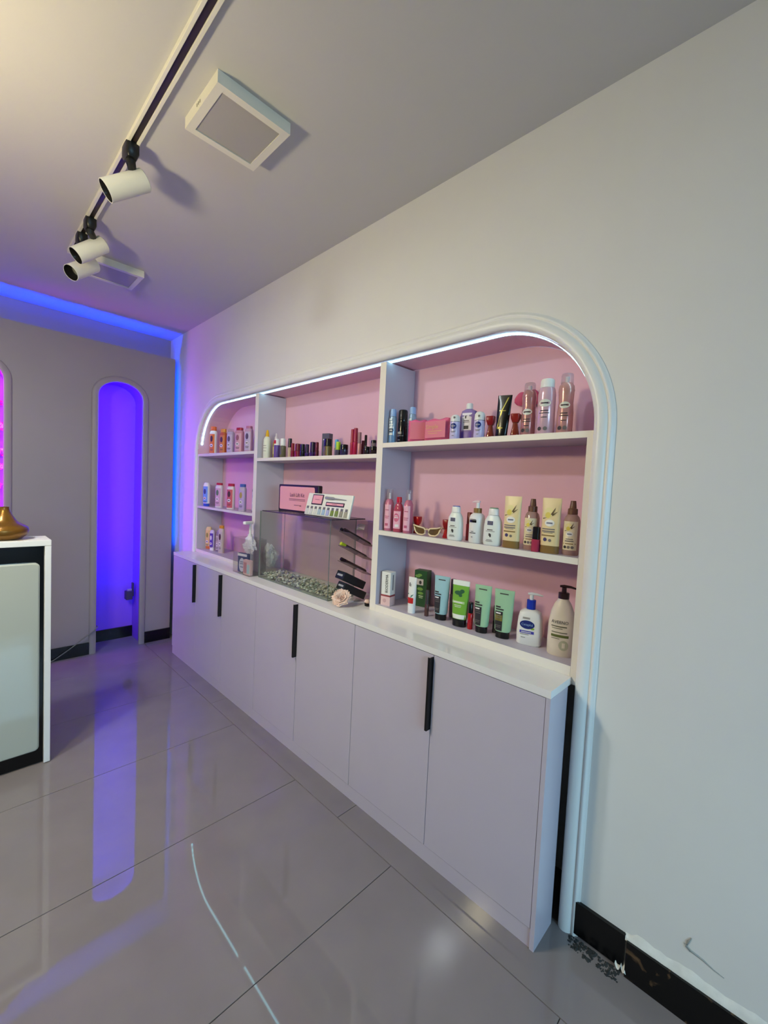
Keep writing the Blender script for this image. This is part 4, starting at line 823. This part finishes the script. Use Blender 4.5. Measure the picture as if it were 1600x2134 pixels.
# --- left bay: talc and lotion bottles
def talc(label, loc, w, h, cz, body, cap, lab, art, group, inverted=False, rz=24):
    t = thing('talc_bottle', label, 'bottle', loc, rz, group); a = w/2; b = a*0.62; c0 = 0.0
    if inverted:
        loft('cap', [(0, b*0.88, a*0.86, 3), (0.022, b*0.92, a*0.9, 3)], cap, t, 22)
        R = [(0.0225, b*0.95, a*0.95, 3), (0.05, b, a, 3), (h*0.86, b, a, 3), (h*0.96, b*0.8, a*0.8, 2.6), (h, b*0.5, a*0.55, 2.4)]; loft('body', R, body, t, 24)
    else:
        R = [(0, b*0.94, a*0.94, 3), (0.004, b, a, 3), (cz*0.9, b, a, 3), (cz*0.97, b*0.9, a*0.9, 3), (cz, b*0.72, a*0.72, 2.6)]; loft('body', R, body, t, 24)
        loft('cap', [(cz+0.0005, b*0.82, a*0.8, 3), (h-0.002, b*0.8, a*0.78, 3), (h, b*0.7, a*0.7, 3)], cap, t, 22)
    patch('label', R, 0.03 if inverted else 0.012, cz*0.86 if not inverted else h*0.84, -a*0.82, a*0.82, lab, t)
    oval('picture', R, -a*0.1, cz*0.66 if not inverted else h*0.62, a*0.42, cz*0.13, art, t); oval('badge', R, -a*0.1, cz*0.38, a*0.5, cz*0.07, P('badge_white', (232, 222, 222), 0.5), t, 0.0014)
    lines('fine_print', R, [(-a*0.1, cz*0.38, a*0.3, 0.003), (0, cz*0.22, a*0.5, 0.0016), (0, cz*0.18, a*0.4, 0.0014)], ink_m, t, 0.002)
    return t
G = 'bottles in the left bay'
DK = P('art_dark', (74, 44, 40), 0.5); org = P('orange_print', (214, 120, 40), 0.45)
talc('white bottle with an orange cap and orange label under the strip end', (0.085, 3.016, ZLT), 0.062, 0.232, 0.198, wp_m, P('orange_plastic', (214, 98, 24), 0.35), org, DK, G)
talc('amber orange bottle with a yellow orange cap', (0.08, 2.822, ZLT), 0.060, 0.200, 0.172, P('amber_plastic', (196, 96, 44), 0.3), P('yolk_plastic', (218, 148, 40), 0.35), P('amber_print', (208, 132, 62), 0.45), DK, G)
talc('lavender grey bottle with a clear top between amber and pink bottles', (0.062, 2.655, ZLT), 0.060, 0.185, 0.165, P('lav_grey', (186, 170, 200), 0.2), clearcap_m, P('lav_label', (196, 180, 208), 0.45), P('art_plum', (90, 74, 104), 0.5), G)
talc('pink clear bottle with a crimson cap on the upper left shelf', (0.055, 2.497, ZLT), 0.066, 0.184, 0.165, P('rose_plastic', (206, 140, 160), 0.2), P('crimson_plastic', (172, 30, 54), 0.35), P('rose_label', (212, 160, 176), 0.45), P('art_rose', (150, 90, 110), 0.5), G)
talc('lavender pink bottle next to the divider on the upper left shelf', (0.052, 2.350, ZLT), 0.060, 0.186, 0.168, P('lav_pink', (204, 160, 186), 0.2), P('rose_cap', (196, 120, 150), 0.35), P('lav_label', (196, 180, 208)), P('art_plum', (90, 74, 104)), G)
blu = P('royal_blue_plastic', (40, 80, 190), 0.35)
talc('white and sky blue bottle standing on a blue cap, middle left shelf', (0.045, 3.028, ZLM), 0.058, 0.195, 0.17, wp_m, blu, P('sky_label', (110, 160, 226), 0.45), P('art_navy', (40, 70, 120), 0.5), G, True)
talc('pink and green labelled bottle with a red cap, middle left shelf', (0.06, 2.822, ZLM), 0.064, 0.198, 0.18, P('white_talc', (228, 218, 216), 0.35), P('ruby_plastic', (182, 32, 52), 0.35), P('petal_label', (212, 168, 190), 0.45), P('art_green', (96, 124, 92), 0.5), G)
talc('white bottle with a red label and dark red cap, middle left shelf', (0.06, 2.618, ZLM), 0.064, 0.197, 0.176, P('white_talc', (228, 218, 216)), P('ruby_plastic', (182, 32, 52)), P('red_label', (206, 96, 100), 0.45), DK, G)
talc('pale violet bottle with gold print and a blue cap, middle left shelf', (0.042, 2.398, ZLM), 0.056, 0.198, 0.176, P('violet_grey', (190, 174, 196), 0.35), P('steel_blue_cap', (70, 96, 176), 0.35), P('violet_label', (186, 160, 208), 0.45), P('art_gold', (172, 146, 70), 0.5), G)
talc('clear bottle half hidden by the divider, middle left shelf', (0.066, 2.262, ZLM), 0.044, 0.195, 0.172, P('clear_mauve', (190, 160, 196), 0.1, trans=0.4), clearcap_m, P('lav_label', (196, 180, 208)), P('art_plum', (90, 74, 104)), G)
talc('pale yellow bottle standing on an orange cap, lower left shelf', (0.085, 3.055, ZLB), 0.056, 0.186, 0.16, P('lemon_plastic', (226, 206, 140), 0.35), org, P('lemon_label', (224, 196, 120), 0.45), P('art_olive', (150, 146, 60), 0.5), G, True)
talc('small purple and white tube on the lower left shelf', (0.066, 2.945, ZLB), 0.042, 0.170, 0.15, P('lilac_white', (214, 204, 226), 0.35), P('white_cap', (240, 238, 236)), P('purple_label', (92, 62, 170), 0.45), inkw_m, G, True)
talc('clear pale bottle in the middle of the lower left shelf', (0.085, 2.872, ZLB), 0.042, 0.172, 0.15, P('smoke_clear', (180, 166, 170), 0.1, trans=0.45), clearcap_m, P('label_stone', (196, 184, 176), 0.5), P('art_stone', (160, 146, 140), 0.5), G)
talc('tall pale bottle with a gold yellow cap, lower left shelf', (0.068, 2.780, ZLB), 0.050, 0.222, 0.198, P('stone_plastic', (206, 188, 176), 0.35), P('yolk_plastic', (218, 148, 40)), P('label_stone', (196, 184, 176)), DK, G)

# ================================================================== ON THE WORKTOP
def sheet(name, lo, hi, parent, mat=None, em=None):
    """glass sheet with darker cut edges"""
    x0, y0, z0 = lo; x1, y1, z1 = hi; d = [x1-x0, y1-y0, z1-z0]; k = d.index(min(d))
    V = [(x0,y0,z0),(x1,y0,z0),(x1,y1,z0),(x0,y1,z0),(x0,y0,z1),(x1,y0,z1),(x1,y1,z1),(x0,y1,z1)]
    F = [(0,3,2,1),(4,5,6,7),(0,1,5,4),(1,2,6,5),(2,3,7,6),(3,0,4,7)]; ax = [2, 2, 1, 0, 1, 0]
    return mk(name, V, F, None, parent, mats=[mat or clear_m, (em or edge_m) if mat is None else mat], fm=[0 if a == k else 1 for a in ax])
t = thing('glass_tank', 'rectangular clear glass tank with white pebbles on the worktop', 'tank', (0, 1.217, ZC))
TX0, TX1, TL, TH, g = -0.077, 0.105, 0.71, 0.425, 0.004
sheet('base_pane', (TX0, 0, 0.0005), (TX1, TL, g), t); sheet('front_pane', (TX0, 0, g), (TX0+g, TL, TH), t); sheet('rear_pane', (TX1-g, 0, g), (TX1, TL, TH), t)
sheet('side_pane', (TX0+g, 0, g), (TX1-g, g, TH), t); sheet('side_pane', (TX0+g, TL-g, g), (TX1-g, TL, TH), t)
sheet('lid_pane', (-0.087, -0.022, TH+0.0005), (0.147, TL-0.04, TH+0.006), t, None, edged_m)
for (x, y) in ((TX0+g, g), (TX0+g, TL-2*g), (TX1-2*g, g), (TX1-2*g, TL-2*g)): box('corner_seal', (x, y, g), (x+0.002, y+0.002, TH-0.05), P('seal_grey', (150, 146, 150), 0.4), t)
peb = [P('pebble_white', (214, 212, 200), 0.6), P('pebble_grey', (150, 156, 140), 0.6), P('pebble_cream', (196, 186, 164), 0.6), P('pebble_dark', (104, 104, 98), 0.6)]
V, F, fm = [], [], []
bmi = bmesh.new(); bmesh.ops.create_icosphere(bmi, subdivisions=1, radius=1.0); IV = [v.co.copy() for v in bmi.verts]; IF = [tuple(v.index for v in f.verts) for f in bmi.faces]; bmi.free()
for k in range(900):
    s = random.uniform(0.006, 0.011); x = random.uniform(TX0+0.017, TX1-0.017); y = random.uniform(0.016, TL-0.016); z = 0.012+random.random()**1.5*0.024
    a = random.random()*6.28; sx, sy, szz = s*random.uniform(0.7, 1.15), s*random.uniform(0.7, 1.2), s*random.uniform(0.5, 0.8); b = len(V); m = random.choices(range(4), (5, 3, 3, 1))[0]
    for v in IV:
        px, py = v.x*sx, v.y*sy; V.append((x+px*math.cos(a)-py*math.sin(a), 1.217+y+px*math.sin(a)+py*math.cos(a), ZC+z+v.z*szz))
    for f in IF: F.append(tuple(b+i for i in f)); fm.append(m)
o = mk('pebbles', V, F, None, mats=peb, fm=fm, smooth=True, ang=80); o['kind'] = 'stuff'; tag(o, 'layer of small white and grey pebbles on the floor of the glass tank', 'pebbles')
# lash kit box on the lid
LZ = ZC+TH+0.0062
t = thing('lash_kit_box', 'pink box with a black border and dark lettering standing on the tank lid', 'box', (0.035, 1.668, LZ), 0)
box('body', (-0.016, -0.208, 0.0), (0.016, 0.208, 0.168), P('box_black', (30, 20, 24), 0.35), t, 0.006)
rr = rrect(-0.192, 0.176, 0.013, 0.156, 0.012); mk('front_print', [(-0.0166, y, z) for y, z in [(-u, z) for u, z in rr]], [tuple(range(len(rr)))], P('kit_pink', (236, 166, 170), 0.4), t)
text('lettering', 'Lash Lift Kit', 0.032, P('ink_maroon', (92, 48, 56)), t, 0.0, 0.105, None, x=-0.0168); 
R = [(0, 0.0168, 0.4, 30), (0.3, 0.0168, 0.4, 30)]
lines('fine_print', R, [(0.0, 0.080, 0.085, 0.0022), (0.0, 0.072, 0.085, 0.0016), (0.0, 0.044, 0.030, 0.002), (0.038, 0.042, 0.009, 0.004)], P('ink_mauve', (150, 96, 104)), t, 0.0006)
t = thing('lash_kit_tray', 'white tray of ten small vials leaning against the pink kit box', 'tray', (-0.036, 1.312, LZ+0.0025), 0); t.rotation_euler = (0, math.radians(14), 0)
slot = P('tray_white', (232, 232, 220), 0.4); box('body', (-0.007, -0.192, 0.0), (0.007, 0.192, 0.126), slot, t, 0.005)
R = [(0, 0.0072, 0.4, 30), (0.3, 0.0072, 0.4, 30)]
def card(u0, u1, z0, z1):
    c = box('card', (-0.0098, -u1, z0), (-0.0072, -u0, z1), P('box_black', (30, 20, 24)), t); box('card_face', (-0.0106, -u1+0.006, z0+0.006), (-0.0098, -u0-0.006, z1-0.005), P('kit_pink', (236, 166, 170)), c)
    box('card_print', (-0.0110, -(u0+u1)/2-0.02, (z0+z1)/2-0.0012), (-0.0106, -(u0+u1)/2+0.02, (z0+z1)/2+0.0012), P('ink_mauve', (150, 96, 104)), c)
card(-0.142, -0.046, 0.060, 0.118); card(-0.012, 0.140, 0.058, 0.080)
tube('tool', [(-0.012, 0.02, 0.102), (-0.012, -0.04, 0.101), (-0.012, -0.06, 0.1), (-0.012, -0.15, 0.097)], [0.008, 0.008, 0.004, 0.002], P('tool_silver', (186, 186, 182), 0.25, metal=0.5), t, 8)
vc = [(206, 206, 200), (206, 206, 200), (214, 214, 206), (170, 190, 196), (160, 188, 204), (176, 180, 216), (120, 140, 48), (122, 142, 50), (150, 146, 122), (160, 156, 132)]
for k, c in enumerate(vc):
    u = -0.168+0.0372*k; v = box('vial', (-0.011, -u-0.0125, 0.006), (-0.0072, -u+0.0125, 0.036), P('vial_%d' % k, c, 0.3), t, 0.0012, 1)
    box('vial_cap', (-0.0105, -u-0.008, 0.036), (-0.0072, -u+0.008, 0.05), P('vial_cap_grey', (112, 110, 108), 0.3), v)
# acrylic box of soaps
t = thing('acrylic_box', 'clear acrylic open box holding soaps and a plastic bag on the worktop', 'box', (-0.126, 1.955, ZC)); a3 = 0.003; bx, by, bz = 0.118, 0.225, 0.235
sheet('base_pane', (0, 0, 0.0005), (bx, by, a3), t, acryl_m); sheet('front_pane', (0, 0, a3), (a3, by, bz), t, acryl_m); sheet('rear_pane', (bx-a3, 0, a3), (bx, by, bz), t, acryl_m)
sheet('side_pane', (a3, 0, a3), (bx-a3, a3, bz), t, acryl_m); sheet('side_pane', (a3, by-a3, a3), (bx-a3, by, bz), t, acryl_m)
t = thing('soap_pack', 'pink and white soap pack at the front corner inside the acrylic box', 'soap', (-0.108, 2.008, ZC+0.0035), 4); box('body', (-0.012, -0.04, 0), (0.014, 0.04, 0.098), P('soap_blush', (226, 186, 180), 0.45), t, 0.006); box('label', (-0.0126, -0.004, 0.012), (-0.012, 0.03, 0.082), P('soap_rose', (196, 140, 136), 0.45), t); box('side_label', (-0.0128, -0.036, 0.012), (-0.012, -0.008, 0.07), P('soap_aqua', (176, 206, 200), 0.45), t)
t = thing('soap_pack', 'navy and white soap pack behind the pink one inside the acrylic box', 'soap', (-0.086, 2.105, ZC+0.0035), 10); box('body', (-0.014, -0.05, 0), (0.014, 0.05, 0.128), P('soap_navy', (72, 80, 124), 0.4), t, 0.008); R = [(0, 0.0144, 0.3, 20), (0.3, 0.0144, 0.3, 20)]; oval('label', R, 0.0, 0.05, 0.03, 0.046, P('soap_pale', (214, 216, 222), 0.45), t); lines('fine_print', R, [(0, 0.07, 0.018, 0.002), (0, 0.058, 0.02, 0.002), (0, 0.036, 0.018, 0.002)], P('ink_navy', (60, 70, 120)), t, 0.002); box('white_band', (-0.0146, -0.048, 0.108), (-0.014, 0.048, 0.124), wp_m, t)
from mathutils import noise as mnoise
def crumple(name, label, cat, loc, r, mat, seed, sq=(1, 1, 1)):
    bm = bmesh.new(); bmesh.ops.create_icosphere(bm, subdivisions=4, radius=1.0); off = Vector((seed*1.7, seed*0.6, seed*2.3))
    for v in bm.verts:
        n_ = v.co.normalized(); q = 0.82+0.42*mnoise.noise(n_*1.6+off)+0.34*abs(mnoise.noise(n_*3.4+off))+0.12*abs(mnoise.noise(n_*8.0+off))
        v.co = Vector((n_.x*sq[0], n_.y*sq[1], n_.z*sq[2]))*r*q
    me = bpy.data.meshes.new(name); bm.to_mesh(me); bm.free(); me.materials.append(mat); o = bpy.data.objects.new(name, me); COL.objects.link(o); o.location = loc; return tag(o, label, cat)
bag_m = GLASS('plastic_film', (240, 234, 238), 0.15, 0.75)
crumple('plastic_bag', 'crumpled white plastic bag on top of the soaps in the acrylic box', 'bag', (-0.085, 2.035, ZC+0.190), 0.050, bag_m, 3, (0.6, 1.45, 1.0)); crumple('plastic_bag', 'crumpled white plastic bag between the acrylic box and the glass tank', 'bag', (0.055, 2.005, ZC+0.115), 0.06, bag_m, 8, (0.7, 1.0, 1.35))
t = thing('pump_bottle', 'tall pale dispenser with a white pump inside the acrylic box', 'bottle', (-0.040, 2.118, ZC+0.0035), 20); r = 0.025
R = [(0, r*0.94, r*0.94), (0.003, r, r), (0.20, r, r), (0.222, r*0.6, r*0.6), (0.228, r*0.42, r*0.42)]; loft('body', R, P('dispenser_pale', (216, 208, 214), 0.2), t, 24); loft('collar', [(0.2285, 0.015, 0.015), (0.25, 0.015, 0.015)], wp_m, t, 18); loft('stem', [(0.2502, 0.008, 0.008), (0.318, 0.0075, 0.0075)], wp_m, t, 12)
box('nozzle', (-0.060, -0.013, 0.318), (0.018, 0.013, 0.338), wp_m, t, 0.005)
# tiered brush stand with pens and black cartons
t = thing('brush_stand', 'clear acrylic tiered stand beside the tank holding pens and black boxes', 'stand', (0, 1.02, ZC)); smoke_m = GLASS('smoky_acrylic', (196, 184, 182), 0.06, 0.10)
d0 = Vector((0.165, -0.02, -0.08)); TR = []
for zf in (1.222, 1.148, 1.068):
    a = Vector((-0.045, 1.185, zf)); V = []
    for (p, q) in ((0, 0), (1, 0), (1, -0.085), (0, -0.085)): V.append(a+d0*p+Vector((0, q, 0)))
    V = [(v.x, v.y-1.02, v.z-ZC) for v in V]; V += [(x, y, z-0.003) for x, y, z in V]
    recalc(mk('tray', V, [(0, 1, 2, 3), (7, 6, 5, 4), (0, 1, 5, 4), (1, 2, 6, 5), (2, 3, 7, 6), (3, 0, 4, 7)], smoke_m, t)); TR.append(a)
for y in (0.078, 0.165): sheet('side_plate', (0.128, y, 0.0005), (0.16, y+0.003, 0.40), t, acryl_m)
sheet('rear_plate', (0.16, 0.078, 0.0005), (0.163, 0.168, 0.42), t, acryl_m)
def pen(label, a, dy, col, tipc, r=0.0075, L=0.185):
    s = Vector(a)+Vector((0.002, dy, r+0.0012)); d = d0.normalized(); t = thing('make_up_pen', label, 'pen', tuple(s))
    o = loft('barrel', [(0.03, r, r), (L-0.01, r*0.95, r*0.95), (L, r*0.6, r*0.6)], col, t, 14); orient(o, (0, 0, 0), d)
    o = loft('cap', [(-0.002, r*0.8, r*0.8), (0.0, r*1.04, r*1.04), (0.0296, r*1.04, r*1.04)], tipc, t, 14); orient(o, (0, 0, 0), d)
pk = P('pen_black', (30, 16, 20), 0.25); pbn = P('pen_brown', (60, 34, 30), 0.3)
pen('black make-up pen on the top tier, left one', TR[0], -0.014, pk, blk_m, 0.0085, 0.175); pen('black make-up pen on the top tier, right one', TR[0], -0.040, pk, pk, 0.0085, 0.19)
pen('dark brown pen with a yellow green end on the second tier', TR[1], -0.018, pbn, P('lime_tip', (190, 200, 40), 0.3), 0.009)
pen('dark brown pen on the third tier', TR[2], -0.024, pbn, pk, 0.0095, 0.18)
def black_box(label, s, L, w, h):
    t = thing('carton', label, 'carton', s); d = d0.normalized(); o = box('body', (-w/2, -h/2, 0), (w/2, h/2, L), P('carton_black', (24, 28, 30), 0.35), t, 0.002, 1); orient(o, (0, 0, 0), d)
    e = box('end_print', (-w*0.32, -h*0.12, -0.0006), (w*0.32, h*0.12, 0.0), P('ink_silver', (170, 170, 170)), t); orient(e, (0, 0, 0), d)
black_box('black make-up carton under the pens, upper of two', (-0.030, 1.178, 0.992), 0.15, 0.075, 0.042)
black_box('black make-up carton under the pens, lower of two', (-0.030, 1.168, 0.938), 0.150, 0.07, 0.04)
t = thing('foil_sachet', 'small shiny clear sachet at the top of the brush stand', 'sachet', (0.085, 1.166, 1.222)); V = [(0, 0.03, 0), (0, -0.03, 0.004), (0.012, -0.028, 0.03), (0.010, 0.006, 0.036), (0.006, 0.03, 0.028), (-0.012, 0.0, 0.016)]
mk('film', V, [(0, 1, 5), (1, 2, 5), (2, 3, 5), (3, 4, 5), (4, 0, 5), (0, 4, 3, 2, 1)], P('silver_film', (206, 196, 196), 0.2, metal=0.2), t)
# peach artificial rose at the front of the worktop
t = thing('artificial_rose', 'peach fabric rose lying on the worktop beside the glass tank', 'flower', (-0.068, 1.113, ZC)); pm = [P('petal_peach', (236, 206, 188), 0.75), P('petal_deep_peach', (226, 188, 166), 0.75)]
rn = random.Random(5)
ax = Vector((-0.62, -0.40, 0.62)).normalized(); s1 = ax.cross(Vector((0, 0, 1))).normalized(); s2 = s1.cross(ax)
for ring, (cnt, L_, W_, tilt) in enumerate(((4, 0.022, 0.011, 0.35), (5, 0.031, 0.017, 0.75), (6, 0.040, 0.022, 1.15), (7, 0.048, 0.027, 1.55), (8, 0.054, 0.029, 1.9))):
    for k in range(cnt):
        a = 2*math.pi*(k+0.47*ring)/cnt+rn.uniform(-0.2, 0.2); out = s1*math.cos(a)+s2*math.sin(a); side = -s1*math.sin(a)+s2*math.cos(a); V, F = [], []; ph = rn.random()*6; p0 = Vector((0, 0, 0.034))+out*0.002
        nv, nu = 6, 6; cur = Vector((0, 0, 0))
        for i in range(nv+1):
            q = i/nv; th = tilt*(0.25+0.75*q)
            if i: cur = cur+(ax*math.cos(th)+out*math.sin(th))*(L_/nv)
            wv = W_*min(1.0, (q*1.9+0.15))*math.sqrt(max(0.05, 1.06-q**4))
            for j in range(nu+1):
                u = 2*j/nu-1; p = p0+cur+side*wv*u-out*0.35*wv*u*u*(1-0.5*q)+(ax*0.5+out)*0.0035*q*math.sin(4.2*u+ph)
                p.z = max(p.z, 0.0008+0.001*ring); V.append(tuple(p))
        for i in range(nv):
            for j in range(nu): F.append((i*(nu+1)+j, i*(nu+1)+j+1, (i+1)*(nu+1)+j+1, (i+1)*(nu+1)+j))
        mk('petal', V, F, pm[(k+ring) % 2], t, True, ang=80)
t = thing('hair_clip', 'tiny peach and black hair clip on the worktop beside the thick divider', 'hair clip', (0.03, 1.03, ZC)); loft('clip', [(0, 0.008, 0.014), (0.012, 0.009, 0.016), (0.028, 0.005, 0.008)], blk_m, t, 12); loft('ornament', [(0.012, 0.004, 0.01), (0.022, 0.012, 0.017), (0.034, 0.006, 0.01)], P('petal_peach', (232, 186, 158)), t, 12)
